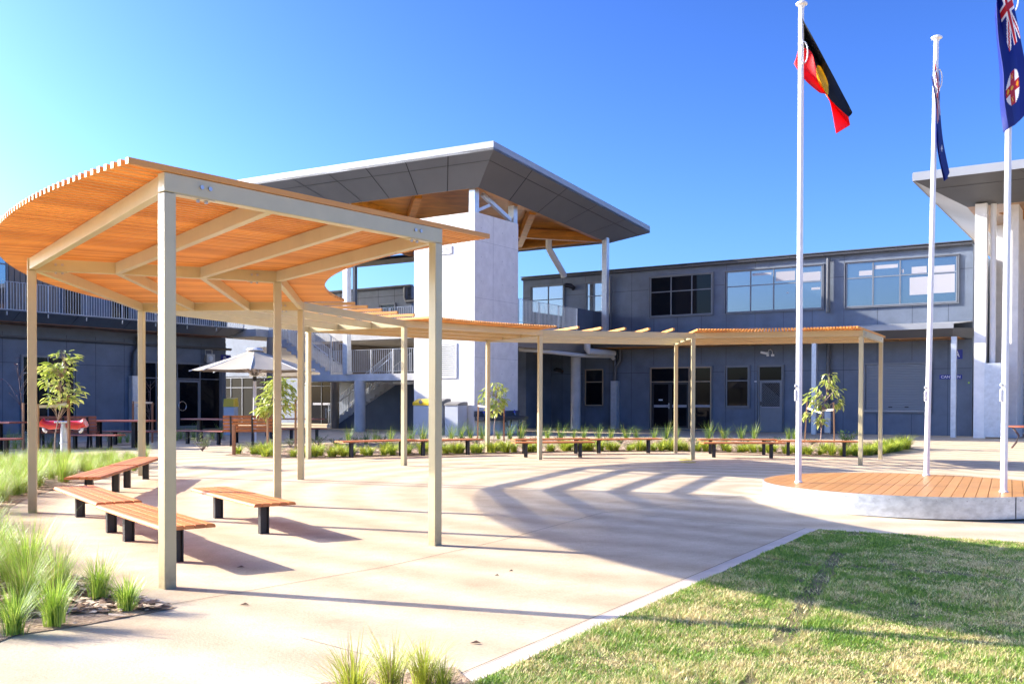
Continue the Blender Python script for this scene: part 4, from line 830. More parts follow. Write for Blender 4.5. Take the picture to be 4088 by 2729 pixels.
while b_ < bW-1: m1.bar(W(aW-0.56, b_, zb_-0.002), W(aW+0.003, b_, zt_-0.03), 0.012, 0.004, up=E2); b_ += 2.4
m1.build('edge_joints', M['joint'], wk)
baluster(wk, W(aW-0.06, -17, F2), W(aW-0.06, bW-0.1, F2), h=1.10, sp=0.115, post_sp=1.7, kick=0.05)
for (x, y) in ((820, 1352), (360, 1318)):
    d = ray(x, y); tt = (zb_-0.04-H)/d.z; P = Vector((0, 0, H))+d*tt; m1 = MB(); m1.bar(P-E2*0.9, P+E2*0.9, 0.10, 0.03); m1.build('strip_light', M['frame'], wk)
# dark glass and blinds on the left upper level, seen through the balusters
for xa, xb, gm_ in ((-40, 30, 'glassr'), (245, 330, 'glass'), (440, 520, 'glass'), (705, 800, 'glassr'), (840, 905, 'glassr')):
    u0_, u1_ = pA(xa, 1200)[0], pA(xb, 1200)[0]
    window(lf, PL_, u0_, u1_, F2+0.05, F2+2.6, [], [F2+2.05], M['frame'], M[gm_], 'upper_window', 0.07, hood=False)
# ---------------------------------------------------------------- right hand roof with blade columns
rr = thg('entry_roof', 'high pale roof with plywood lining carried by white blade columns at the right edge', 'roof', 20, 10)
Z2 = 10.04; a0_, b0_ = 15.55, 6.5; FD2 = 0.28
def q(a, b, z): return W(a, b, z)
m1 = MB(); m1.bb(a0_, 34, b0_, b0_+0.05, Z2-FD2, Z2); m1.build('fascia', M['fascia'], rr)
m1 = MB(); m1.bb(a0_, a0_+0.05, b0_+0.05, 40, Z2-FD2, Z2); m1.build('fascia', M['fascia'], rr)
m1 = MB(); m1.bb(a0_+0.02, 34, b0_+0.02, 40, Z2+0.002, Z2+0.04); m1.build('roof_sheet', M['fascia'], rr)
oc = q(a0_+0.05, b0_+0.05, Z2-FD2+0.01); orr = q(34, b0_+0.05, Z2-FD2+0.01); ol = q(a0_+0.05, 40, Z2-FD2+0.01)
ia, ib, iz = 16.9, 10.4, 9.3; ic = q(ia, ib, iz); ir = q(34, ib, iz); il = q(ia, 40, iz)
for nm, pp, mm, up_ in (('soffit', (oc, orr, ir, ic), M['soffit'], 0.05), ('side_soffit', (oc, ic, il, ol), M['soffit_sunlit'], 0.05)):
    m1 = MB(); u3 = Vector((0, 0, up_)); m1.add(list(pp)+[p+u3 for p in pp], [(0, 1, 2, 3), (7, 6, 5, 4)]); so = m1.build(nm, mm, rr)
    j = MB()
    if nm == 'soffit':
        j.bar(oc.lerp(ic, 0.3)-Vector((0, 0, 0.004)), orr.lerp(ir, 0.3)-Vector((0, 0, 0.004)), 0.03, 0.006)
        for f in (0.19, 0.4, 0.6, 0.8): j.bar(oc.lerp(orr, f)-Vector((0, 0, 0.004)), ic.lerp(ir, f)-Vector((0, 0, 0.004)), 0.012, 0.004)
        sub(j.build('soffit_joints', M['joint'], None), so, rr)
m1 = MB(); m1.bb(ia, 34, ib, 40, iz-0.0, iz+0.05); m1.build('plywood_lining', mat('pale_plywood', (0.46, 0.26, 0.13), 0.35, var=0.25, scale=0.9, stretch=(3, 1, 3)), rr)
for bq in (12.6, 15.2, 18.5): 
    m1 = MB(); m1.hexa([q(18.6, bq-0.2, iz-0.34), q(34, bq-0.2, iz-0.42), q(34, bq+0.2, iz-0.42), q(18.6, bq+0.2, iz-0.34), q(17.8, bq-0.2, iz-0.003), q(34, bq-0.2, iz-0.003), q(34, bq+0.2, iz-0.003), q(17.8, bq+0.2, iz-0.003)]); m1.build('plywood_beam', M['ply'], rr)
for i, bq in enumerate((9.9, 15.4, 21.0)):
    p0 = FB(3887, 1500, bq)[0] if i == 0 else 17.35
    m1 = MB(); m1.bb(p0, p0+0.42, bq, bq+0.45 if i == 0 else bq+1.6, 0.04, iz+0.02 if i else iz-0.0); m1.build('blade_column', M['concrete'], rr)
    m1 = MB(); m1.tube([W(p0+0.62, bq+0.35, 0.3), W(p0+0.62, bq+0.35, iz)], 0.11, 14); m1.build('downpipe', M['white'], rr, smooth='auto')
    m1 = MB(); m1.bb(p0+0.42-0.02, p0+0.98, bq-0.12, bq-0.02, 0.10, 3.0); m1.bb(p0+0.86, p0+0.98, bq-0.019, bq+0.6, 0.10, 3.0); m1.build('pipe_guard', M['galv'], rr)
    m1 = MB(); m1.bb(p0+1.05, p0+1.45, bq+0.9, bq+3.2, 0.04, iz+0.02); m1.build('blade_column', M['concrete'], rr)
m1 = MB(); m1.bb(A_R+0.9, 30, 19, 24, 0.0, 7.6); m1.build('rear_wall', M['panel'], rr)
sheet_pts = [W(18.9, 11.5, 0), W(27, 11.5, 0), W(27, 18.5, 0), W(18.9, 18.5, 0)]
struct(sheet(sheet_pts, 0.01).build('green_mat', M['carpet']), 'green ground mat beside the blade columns at the right', 'mat')
# round table at the right edge
P = G(4098, 1790); t = thing('round_table', 'round red brown table cut off by the right edge', 'table', P)
m1 = MB(); m1.lathe([(0.02, 0.69), (0.50, 0.69), (0.55, 0.71), (0.55, 0.74), (0.50, 0.75), (0.02, 0.75)], P, 28); m1.build('tabletop', M['bench2'], t, smooth='auto')
for k in range(3):
    a_ = 2.6+k*2.09; e = Vector((math.cos(a_), math.sin(a_), 0)); m1 = MB(); m1.tube([P+e*0.40+Vector((0, 0, 0.69)), P+e*0.22+Vector((0, 0, 0.42)), P+e*0.30+Vector((0, 0, 0.2)), P+e*0.44+Vector((0, 0, 0.0))], 0.03, 8); m1.build('leg', M['barkd'], t, smooth=True)
# ---------------------------------------------------------------- bins at the tower
def bin_(x0, x1, yt, yb, label, lid, ltop, hole=True, twin=True, b=-0.75):
    a0, zt_ = FB(x0, yt, b); a1, zb_ = FB(x1, yb, b); t = thing('bin_enclosure', label, 'bin', tuple(W((a0+a1)/2, b+0.3, 0.03)), 'bin enclosures')
    m1 = MB(); m1.bb(a0, a1, b, b+0.62, 0.04, zt_); m1.build('cabinet', M['bin'], t, bevel=0.01)
    if twin:
        m1 = MB(); c = (a0+a1)/2; m1.bb(c-0.05, c+0.05, b-0.022, b-0.002, 0.06, zt_-0.02); m1.build('door_post', M['galv'], t)
    m1 = MB(); n = 8; vs = []
    for aa in (a0-0.015, a1+0.015):
        for i in range(n+1):
            f = i/n; vs.append(W(aa, b-0.03+0.68*f, zt_+0.02+ltop*math.sin(math.pi*(0.12+0.5*f))))
        vs.append(W(aa, b+0.65, zt_+0.003)); vs.append(W(aa, b-0.03, zt_+0.003))
    k = n+3; m1.add(vs, [tuple(range(k)), tuple(range(2*k-1, k-1, -1))]+[(j, (j+1) % k, k+(j+1) % k, k+j) for j in range(k)]); m1.build('lid', lid, t)
    if hole:
        m1 = MB(); c = a0+(a1-a0)*0.5; p = W(c, b-0.031, zt_+ltop*0.55); m1.tube([p, p-E2*0.006], 0.09, 16); m1.build('bin_hole', M['binlid'], t)
bin_(1650, 1712, 1617, 1734, 'silver recycling bin enclosure with a yellow lid below the tower', M['yellow'], 0.26, True, False)
bin_(1713, 1760, 1617, 1734, 'silver bin enclosure with a dark lid beside the yellow lidded one', M['binlid'], 0.26, False, False)
bin_(1776, 1828, 1618, 1730, 'plain silver bin enclosure with a grey lid nearest the wash trough', M['binlid'], 0.14, False, False)
P = G(919, 1735); t = thing('bin_enclosure', 'grey bin with a yellow lid at the left building corner', 'bin', P, 'bin enclosures')
zt_ = at(919, 1623, P.y).z; zl_ = at(919, 1592, P.y).z; m1 = MB(); s_ = 0.21
m1.box(P.x-s_, P.x+s_, P.y-0.2, P.y+0.4, P.z, zt_); m1.build('cabinet', M['bin'], t, bevel=0.01)
m1 = MB(); m1.hexa([(P.x-s_-0.01, P.y-0.22, zt_+0.002), (P.x+s_+0.01, P.y-0.22, zt_+0.002), (P.x+s_+0.01, P.y+0.42, zt_+0.002), (P.x-s_-0.01, P.y+0.42, zt_+0.002), (P.x-s_, P.y-0.16, zl_), (P.x+s_, P.y-0.16, zl_), (P.x+s_, P.y+0.36, zl_+0.05), (P.x-s_, P.y+0.36, zl_+0.05)]); m1.build('lid', M['yellow'], t)
# ---------------------------------------------------------------- wash trough on the tower
t = thing('wash_trough', 'grey steel wash trough with four blue taps on the concrete tower', 'trough', tuple(W(0.3, 1.6, 0.6)))
zt_ = at(2000, 1660, 40.0).z; PW = planeA(0.0)
m1 = MB(); m1.bb(0.004, 0.06, -0.05, 3.3, zt_-0.02, zt_+0.22); m1.build('splashback', M['gutter'], t)
m1 = MB(); m1.hexa([W(0.062, -0.05, zt_-0.18), W(0.46, -0.05, zt_-0.18), W(0.46, 3.3, zt_-0.18), W(0.062, 3.3, zt_-0.18), W(0.062, -0.05, zt_), W(0.54, -0.05, zt_-0.03), W(0.54, 3.3, zt_-0.03), W(0.062, 3.3, zt_)]); m1.build('basin', M['gutter'], t)
for bq in (0.45, 1.2, 1.95, 2.75):
    m1 = MB(); m1.tube([W(0.06, bq, zt_+0.10), W(0.16, bq, zt_+0.12), W(0.20, bq, zt_+0.04)], 0.018, 8); tp_ = m1.build('tap', M['steel'], t)
    m1 = MB(); m1.bar(W(0.16, bq-0.10, zt_+0.17), W(0.16, bq+0.10, zt_+0.17), 0.05, 0.03); m1.bar(W(0.16, bq, zt_+0.13), W(0.16, bq, zt_+0.27), 0.035, 0.035); h_ = m1.build('tap_handle', M['bluetap'], None); h_.parent = tp_
for bq in (0.4, 2.9):
    m1 = MB(); m1.bar(W(0.50, bq, zt_-0.19), W(0.02, bq, zt_-0.62), 0.03, 0.03); m1.build('bracket', M['galv'], t)
m1 = MB(); m1.tube([W(0.28, 2.3, zt_-0.18), W(0.28, 2.3, zt_-0.42), W(0.24, 2.22, zt_-0.48), W(0.2, 2.12, zt_-0.42), W(0.2, 2.08, zt_-0.26), W(0.18, 2.0, zt_-0.22), W(0.16, 1.92, zt_-0.30), W(0.16, 1.92, 0.12)], 0.04, 10); m1.build('waste_trap', M['steel'], t, smooth=True)
# ================================================================== benches
def end_profile(w, h, r):              # slat cross section with one rounded outer top corner
    return [(-w/2, 0), (w/2, 0), (w/2, h-r), (w/2-r*0.3, h-r*0.3), (w/2-r, h), (-w/2, h)]
def slat_row(mb, c, d, L, n, w, gap, z, h, side, mi=0):
    tot = n*w+(n-1)*gap
    for i in range(n):
        off = -tot/2+w/2+i*(w+gap); o = c+side*off
        prof = end_profile(w, h, h*0.62 if i == n-1 else 0.004)
        if i == 0: prof = [(-x, y) for x, y in reversed(end_profile(w, h, h*0.62))]
        vs = []
        for e in (-L/2, L/2):
            for x, y in prof: vs.append(o+d*e+side*x+Vector((0, 0, z+y)))
        k = len(prof); fs = [tuple(range(k)), tuple(range(2*k-1, k-1, -1))]+[(j, (j+1) % k, k+(j+1) % k, k+j) for j in range(k)]
        mb.add(vs, fs, mi)
def h_leg(mb, c, d, side, z0, z1, w=0.10, t=0.075):
    for s_ in (-1, 1): 
        q = c+side*(s_*(w/2-0.005)); mb.bar(Vector((q.x, q.y, z0)), Vector((q.x, q.y, z1)), t, 0.010, up=side)
    mb.bar(Vector((c.x, c.y, z0)), Vector((c.x, c.y, z1)), 0.010, w-0.021, up=side)
def bench(p, q, label, group, seat_z, m=M['bench'], over=0.335, leg_off=0.05):
    vd = ((p+q)/2); vd.z = 0; vd.normalize()
    p = p+vd*leg_off; q = q+vd*leg_off; d = q-p; d.z = 0; Ls = d.length; d.normalize(); side = Vector((-d.y, d.x, 0))
    c = (p+q)/2; zg = gz(c.x, c.y); c = Vector((c.x, c.y, 0))
    t = thing('bench', label, 'bench', (c.x, c.y, zg), group)
    for e in (-Ls/2, Ls/2):
        k = c+d*e; m1 = MB(); h_leg(m1, k, d, side, gz(k.x, k.y)-0.01, zg+seat_z-0.036); m1.build('leg', M['black'], t)
        m2 = MB(); m2.bar(k-side*0.19+Vector((0, 0, zg+seat_z-0.045)), k+side*0.19+Vector((0, 0, zg+seat_z-0.045)), 0.04, 0.016); m2.build('seat_bracket', M['black'], t)
    m3 = MB(); slat_row(m3, c, d, Ls+2*over, 5, 0.083, 0.012, zg+seat_z-0.036, 0.036, side); m3.build('seat', m, t)
    return t
BG = 'backless slatted benches around the circle'
V = lambda x, y: Vector((x, y, 0))
bench(V(-5.22, 11.42), V(-4.32, 10.19), 'sunlit orange slat bench by the left grass, far half of the front pair', BG, 0.36)
bench(V(-3.90, 9.61), V(-3.00, 8.46), 'sunlit orange slat bench partly hidden behind the nearest pergola post', BG, 0.36)
bench(V(-5.76, 12.87), V(-6.02, 14.36), 'red brown slat bench at the left, near half of the rear pair beside the grass', BG, 0.38)
bench(V(-6.12, 15.03), V(-6.41, 16.55), 'red brown slat bench running up to the back left pergola post', BG, 0.38)
bench(G(870.7, 2068.8), G(1053, 2131), 'single orange slat bench standing alone in the middle of the left paving', BG, 0.36)
bench(G(1402, 1826), G(1602, 1820.5), 'far red bench left half of the pair seen behind the second pergola post', BG, 0.42)
bench(G(1688.4, 1819), G(1867, 1815), 'far red bench right half of the pair below the concrete tower', BG, 0.42)
bench(G(2098.7, 1825), G(2316, 1825), 'far red bench standing in front of another bench below the round column', BG, 0.41)
bench(G(2092, 1811), G(2299, 1810), 'far red bench hidden behind the front bench below the round column', BG, 0.42)
bench(G(2390, 1809), G(2588, 1808), 'far orange red bench below the bronze framed double doors', BG, 0.42)
bench(G(2849.5, 1825.5), G(3078.5, 1828), 'far bench with curved shadow stripes, front one left of the first flagpole', BG, 0.42)
bench(G(2835, 1810.6), G(3049, 1814), 'far orange bench just behind the shadow striped bench', BG, 0.44)
bench(G(3146, 1817.5), G(3370, 1822), 'far orange bench passing behind the first flagpole by the young tree', BG, 0.44)
# picnic tables and benches in the shade of the left building
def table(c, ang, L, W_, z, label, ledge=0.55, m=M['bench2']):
    d = Vector((math.cos(ang), math.sin(ang), 0)); side = Vector((-d.y, d.x, 0)); zg = gz(c.x, c.y); c = V(c.x, c.y)
    t = thing('picnic_table', label, 'table', (c.x, c.y, zg), 'picnic tables near the left building')
    for e in (-1, 1):
        k = c+d*(e*(L/2-ledge)); m1 = MB(); h_leg(m1, k, d, side, zg-0.01, zg+z-0.05, 0.16, 0.10); m1.build('leg', M['black'], t)
    m3 = MB(); slat_row(m3, c, d, L, max(5, int(W_/0.1)), 0.085, 0.012, zg+z-0.04, 0.04, side); m3.build('tabletop', m, t)
def pbench(p, q, z, label, m=M['bench2'], over=0.3): bench(p, q, label, 'backless benches at the picnic tables', z, m, over, 0.05)
A0 = math.radians(-8)
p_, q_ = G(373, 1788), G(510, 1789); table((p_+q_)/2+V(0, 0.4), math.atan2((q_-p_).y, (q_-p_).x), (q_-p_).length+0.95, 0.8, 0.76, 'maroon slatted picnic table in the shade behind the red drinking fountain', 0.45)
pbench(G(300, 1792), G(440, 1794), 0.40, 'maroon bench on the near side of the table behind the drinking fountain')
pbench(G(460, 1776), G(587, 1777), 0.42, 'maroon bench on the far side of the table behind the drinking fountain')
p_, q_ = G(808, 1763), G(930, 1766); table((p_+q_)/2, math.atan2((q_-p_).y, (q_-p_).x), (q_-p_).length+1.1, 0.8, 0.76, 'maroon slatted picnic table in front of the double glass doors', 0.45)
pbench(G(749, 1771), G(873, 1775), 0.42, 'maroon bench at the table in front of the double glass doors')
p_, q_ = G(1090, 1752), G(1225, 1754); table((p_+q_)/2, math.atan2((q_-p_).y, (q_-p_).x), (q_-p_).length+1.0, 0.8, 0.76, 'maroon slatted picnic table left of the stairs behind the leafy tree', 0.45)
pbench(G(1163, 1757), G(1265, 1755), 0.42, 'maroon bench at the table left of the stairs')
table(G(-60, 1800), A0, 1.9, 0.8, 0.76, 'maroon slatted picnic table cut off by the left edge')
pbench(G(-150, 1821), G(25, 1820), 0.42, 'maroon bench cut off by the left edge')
def back_bench(p, q, label, m, zb=0.88):
    d = q-p; d.z = 0; Ls = d.length; d.normalize(); side = Vector((-d.y, d.x, 0))
    if side.y < 0: side = -side
    c = (p+q)/2; zg = gz(c.x, c.y); c = V(c.x, c.y); n = 3
    t = thing('backrest_bench', label, 'bench', (c.x, c.y, zg), 'benches with slatted backs')
    for i in range(n):
        k = c+d*(-Ls/2+Ls*i/(n-1)); m1 = MB(); u = Vector((0, 0, 1))
        m1.bar(k-side*0.10+u*(zg-0.01), k+side*0.10+u*(zg+0.42), 0.05, 0.10, up=side)
        m1.bar(k+side*0.52+u*(zg-0.01), k+side*0.46+u*(zg+0.40), 0.05, 0.10, up=side)
        m1.bar(k+side*0.02+u*(zg+0.38), k+side*0.52+u*(zg+0.38), 0.05, 0.05)
        m1.build('leg_frame', M['black'], t)
        m2 = MB(); m2.bar(k+side*0.03+u*(zg+0.38), k-side*0.115+u*(zg+zb-0.02), 0.05, 0.03, up=side); m2.build('back_support', M['black'], t)
    m3 = MB(); slat_row(m3, c+side*0.28, d, Ls+0.45, 4, 0.10, 0.012, zg+0.41, 0.036, side); m3.build('seat', m, t)
    m4 = MB()
    for i in range(5):
        f = i/4.0; o = c+side*(0.045-0.125*f)+Vector((0, 0, zg+0.46+f*(zb-0.5))); m4.bar(o-d*(Ls/2+0.22), o+d*(Ls/2+0.22), 0.034, 0.078, up=(0, 0, 1))
    m4.build('backrest', m, t)
bq_ = G(922, 1779)
back_bench(bq_, Vector((at(1092, 1700, bq_.y+0.25).x, bq_.y+0.25, 0)), 'orange slatted bench with a backrest, seen from behind beside the umbrella', M['bench'], 0.90)
back_bench(G(158, 1791), G(352, 1789), 'shade darkened slatted bench with a backrest behind the red drinking fountain', M['bench2'], 0.88)
# ================================================================== drinking fountain
P = G(256, 1838); t = thing('drinking_fountain', 'silver post drinking fountain with two bright red bowls', 'fountain', P)
m1 = MB(); m1.lathe([(0.12, 0), (0.12, 0.02), (0.075, 0.025), (0.075, 0.36), (0.088, 0.37), (0.088, 0.40), (0.075, 0.41), (0.075, 0.83), (0.03, 0.85)], P, 20); m1.build('post', M['galv'], t, smooth='auto')
m1 = MB(); m1.box(P.x-0.17, P.x+0.17, P.y-0.11, P.y+0.11, P.z+0.83, P.z+0.87); m1.build('top_plate', M['steel'], t, bevel=0.01)
for s_ in (-1, 1):
    m1 = MB(); c0 = P+Vector((s_*0.26, -0.02, 0.79)); m1.tube([c0-Vector((s_*0.15, 0, 0)), c0+Vector((s_*0.04, 0, -0.01)), c0+Vector((s_*0.16, 0, 0.02)), c0+Vector((s_*0.22, 0, 0.05))], [0.09, 0.10, 0.085, 0.11], 14)
    m1.build('bowl', M['red'], t, smooth='auto')
    m2 = MB(); m2.tube([c0+Vector((s_*0.16, -0.03, -0.07)), c0+Vector((s_*0.15, -0.03, -0.13)), c0+Vector((s_*0.10, -0.03, -0.16))], 0.03, 10); m2.build('spout_cup', M['white'], t, smooth=True)
# ================================================================== market umbrella
P = G(1017, 1766); t = thing('market_umbrella', 'open cream market umbrella on a white pole in front of the stairs', 'umbrella', P)
m1 = MB(); m1.lathe([(0.16, 0), (0.16, 0.015), (0.055, 0.02), (0.055, 2.25), (0.05, 2.95)], P, 16); m1.build('pole', M['white'], t, smooth='auto')
m1 = MB(); m1.lathe([(0.062, 1.98), (0.064, 2.0), (0.064, 2.10), (0.062, 2.12)], P, 12); m1.build('strap', M['black'], t)
RU, ZE, ZT = 1.93, 2.32, 2.98
m1 = MB(); vs = [P+Vector((0, 0, ZT))]; fs = []; mi = []
nseg = 8; rings = [(0.12, 0), (0.45, 0.25), (0.75, 0.55), (1.0, 1.0)]
rv = []
for r_, dr in ((0.05, ZT-0.01), (0.4, ZT-0.27), (0.7, ZT-0.47), (1.0, ZE)):
    ring = []
    for k in range(nseg*4):
        a = 2*math.pi*k/(nseg*4)+0.2; kk = (k % 4)/4.0; sag = math.sin(kk*math.pi); rr = RU*r_*(math.cos(math.pi/nseg)/math.cos((kk-0.5)*2*math.pi/nseg) if True else 1)
        ring.append(P+Vector((rr*math.cos(a), rr*math.sin(a), dr-0.03*sag*r_)))
    rv.append(ring)
vs = [v for rg in rv for v in rg]; n = nseg*4; fs = []; mis = []
for i in range(3):
    for k in range(n): fs.append((i*n+k, i*n+(k+1) % n, (i+1)*n+(k+1) % n, (i+1)*n+k))
m1.add(vs, fs); cn = m1.build('canopy', M['canvas'], t, smooth=False)
sm = cn.modifiers.new('cloth_thickness', 'SOLIDIFY'); sm.thickness = 0.006
m1 = MB(); m1.lathe([(0.26, ZT-0.03), (0.28, ZT+0.01), (0.20, ZT+0.06), (0.02, ZT+0.08)], P, 12); m1.build('cap', M['white'], t)
m1 = MB(); m1.lathe([(0.10, 2.16), (0.13, 2.18), (0.13, 2.24), (0.08, 2.26)], P, 12); m1.build('hub', M['binlid'], t)
for k in range(nseg):
    a = 2*math.pi*k/nseg+0.2; e = Vector((math.cos(a), math.sin(a), 0)); m1 = MB()
    m1.bar(P+e*0.1+Vector((0, 0, ZT-0.06)), P+e*(RU+0.09)+Vector((0, 0, ZE-0.035)), 0.03, 0.03); m1.build('rib', M['white'], t)
    m1 = MB(); m1.bar(P+e*0.1+Vector((0, 0, 2.2)), P+e*0.9+Vector((0, 0, 2.60)), 0.022, 0.022); m1.build('strut', M['white'], t)
# ================================================================== round stage with flagpoles
DC = Vector((6.05, 14.47, 0)); DR = 2.13; DZ = 0.245
st = thing('round_stage', 'low round timber stage with a galvanised metal skirt', 'stage', (DC.x, DC.y, -0.07))
m1 = MB(); n = 96; vs = []; fs = []
for k in range(n):
    a = 2*math.pi*k/n
    for r_, z in ((DR, -0.045), (DR, DZ), (DR-0.012, DZ), (DR-0.012, -0.045)): vs.append(DC+Vector((r_*math.cos(a), r_*math.sin(a), z)))
for k in range(n):
    for j in range(4): fs.append((4*k+j, 4*((k+1) % n)+j, 4*((k+1) % n)+(j+1) % 4, 4*k+(j+1) % 4))
m1.add(vs, fs); m1.build('skirt', mat('rolled_galvanised_skirt', (0.62, 0.65, 0.68), 0.33, 0.7, var=0.30, scale=7, bump=0.12, bscale=14, detail=8, stretch=(1, 1, 1.6)), st, smooth='auto')
m1 = MB(); m1.lathe([(DR-0.10, -0.12), (DR-0.10, DZ-0.05)], DC, 64); m1.build('base', M['gap_shade'], st)
bd = math.radians(62.2); u = Vector((math.cos(bd), math.sin(bd), 0)); w_ = Vector((-u.y, u.x, 0)); m1 = MB(); bw = 0.1425
k = -16
while k <= 16:
    lo, hi = k*bw+0.004, (k+1)*bw-0.004; rr = DR-0.016
    lo, hi = max(lo, -rr+0.01), min(hi, rr-0.01)
    if hi > lo+0.01:
        top = []; bot = []
        ns = 9
        for i in range(ns): 
            y = lo+(hi-lo)*i/(ns-1); x = math.sqrt(max(0, rr*rr-y*y)); top.append(DC+u*x+w_*y); bot.append(DC-u*x+w_*y)
        m1.prism([tuple(p) for p in bot]+[tuple(p) for p in reversed(top)], DZ-0.03, DZ)
    k += 1
m1.build('deck_boards', M['decking'], st)
m1 = MB()
for k in range(-6, 30):
    a = math.radians(-170)+k*0.09; q = DC+Vector((DR*math.cos(a), DR*math.sin(a), DZ-0.05)); e = Vector((math.cos(a), math.sin(a), 0)); m1.tube([q, q+e*0.006], 0.009, 6)
sc = m1.build('rivets', M['zinc'], st)
q = DC+Vector((DR*math.cos(math.radians(-74.2)), DR*math.sin(math.radians(-74.2)), 0)); e = (q-DC).normalized()
m1 = MB(); m1.bar(q+e*0.003+Vector((0, 0, -0.04)), q+e*0.003+Vector((0, 0, DZ-0.002)), 0.008, 0.004, up=e); m1.build('skirt_seam', M['joint'], st)
def flagpole(base, ztop, lean, label, loopz):
    t = thing('flagpole', label, 'flagpole', base, 'white flagpoles on the round stage'); top = Vector((base.x+lean, base.y, ztop))
    mid = base.lerp(top, 0.55); m1 = MB(); m1.tube([base, mid, top], [0.045, 0.043, 0.036], 20); m1.build('pole', M['white'], t, smooth='auto')
    m1 = MB(); m1.lathe([(0.036, -0.07), (0.05, -0.03), (0.088, -0.01), (0.088, 0.012), (0.06, 0.032), (0.01, 0.040)], top, 20); m1.build('cap', M['white'], t, smooth='auto')
    m1 = MB(); m1.lathe([(0.058, 0), (0.058, 0.02), (0.047, 0.025)], base, 20); m1.build('collar', M['white'], t)
    k = base.lerp(top, (1.60-base.z)/(ztop-base.z))+Vector((-0.055, -0.01, 0)); m1 = MB(); m1.bar(k-Vector((0, 0, 0.10)), k+Vector((0, 0, 0.07)), 0.035, 0.03, up=(0, 1, 0)); m1.build('cleat', M['white'], t, bevel=0.006)
    k2 = k+Vector((0.0, 0, 0.13)); m1 = MB(); m1.tube([k2-Vector((0.015, 0, 0)), k2+Vector((0.02, 0, 0))], 0.022, 12); m1.build('winder', M['galv'], t)
    pts = []; lz = loopz
    for i in range(19):
        a = 2*math.pi*i/18; pts.append(base.lerp(top, (lz-base.z)/(ztop-base.z))+Vector((0.062*math.cos(a)+0.015, -0.065, 0.165*math.sin(a))))
    m1 = MB(); m1.tube(pts, 0.010, 6, cap=False); m1.build('halyard_loop', M['white'], t, smooth=True)
    m1 = MB(); o = Vector((-0.052, -0.01, 0)); m1.tube([top+o-Vector((0, 0, 0.06)), base.lerp(top, 0.5)+o*0.95, k], 0.004, 5); m1.build('halyard', M['white'], t)
    return top
B1, B2, B3 = GZ(3188, 1925, DZ+0.001), GZ(3699, 1897, DZ+0.001), GZ(4007, 1963.6, DZ+0.001)
t1 = flagpole(B1, at(3189, 17, B1.y).z, 0.0, 'tall white flagpole with the black red and yellow flag, leftmost on the stage', at(3189, 216, B1.y).z)
t2 = flagpole(B2, at(3727, 152, B2.y).z, 0.11, 'leaning white flagpole at the back of the stage with a furled blue flag', at(3735, 320, B2.y).z)
t3 = flagpole(B3, 7.62, 0.03, 'rightmost white flagpole whose top is out of the picture', 7.0)
# ------------------------------------------------------------------ flags
def interp(poly, t):
    L = [0]
    for a, b in zip(poly, poly[1:]): L.append(L[-1]+math.dist(a, b))
    s = t*L[-1]
    for i in range(len(poly)-1):
        if s <= L[i+1] or i == len(poly)-2:
            f = (s-L[i])/max(1e-9, L[i+1]-L[i]); a, b = poly[i], poly[i+1]; return tuple(a[j]+(b[j]-a[j])*f for j in range(len(a)))
def smoothpoly(poly, n=24):            # Catmull-Rom
    out = []; P = [poly[0]]+list(poly)+[poly[-1]]
    for i in range(1, len(P)-2):
        for k in range(n):
            t = k/n; out.append(tuple(0.5*((2*P[i][j])+(-P[i-1][j]+P[i+1][j])*t+(2*P[i-1][j]-5*P[i][j]+4*P[i+1][j]-P[i+2][j])*t*t+(-P[i-1][j]+3*P[i][j]-3*P[i+1][j]+P[i+2][j])*t**3) for j in range(len(poly[0]))))
    out.append(tuple(poly[-1])); return out
def flag(label, rows, Y, colour, mats, nu=110, nv=66):      # rows: list of (v, [(px, py, dY), ...])
    R = [(v, smoothpoly(r)) for v, r in rows]; vs = []
    for j in range(nv+1):
        v = j/nv
        for i in range(nu+1):
            u_ = i/nu; cols = [interp(r, u_) for _, r in R]; vv = [v_ for v_, _ in R]
            for k in range(len(vv)-1):
                if v <= vv[k+1] or k == len(vv)-2: break
            f = (v-vv[k])/(vv[k+1]-vv[k]); f = f*f*(3-2*f)*0.5+f*0.5
            c = [cols[k][m_]+(cols[k+1][m_]-cols[k][m_])*f for m_ in range(3)]
            vs.append(at(c[0], c[1], Y+c[2]))
    mb = MB(); fs = []; mi = []
    for j in range(nv):
        for i in range(nu):
            o = j*(nu+1)+i; fs.append((o, o+1, o+nu+2, o+nu+1)); mi.append(colour((i+0.5)/nu, (j+0.5)/nv))
    mb.v, mb.f, mb.mi = [tuple(v) for v in vs], fs, mi
    o = mb.build('flag', mats, None, smooth=True); s = o.modifiers.new('cloth_thickness', 'SOLIDIFY'); s.thickness = 0.004
    return tag(o, label, 'flag', None)
def cloth(name, col): 
    m = leafmat(name, col, col, 0.45, 0.55); return m
f_black, f_red, f_yel = cloth('black_flag_cloth', (0.02, 0.02, 0.022)), cloth('red_flag_cloth', (0.90, 0.02, 0.035)), cloth('yellow_flag_cloth', (0.85, 0.55, 0.02))
f_blue, f_white, f_red2 = cloth('navy_flag_cloth', (0.012, 0.03, 0.26)), cloth('white_flag_cloth', (0.85, 0.85, 0.85)), cloth('union_red_cloth', (0.60, 0.02, 0.03))
def col_ab(u, v):
    if (u*1.5-0.75)**2+(v-0.5)**2 < 0.25**2: return 2
    return 0 if v < 0.5 else 1
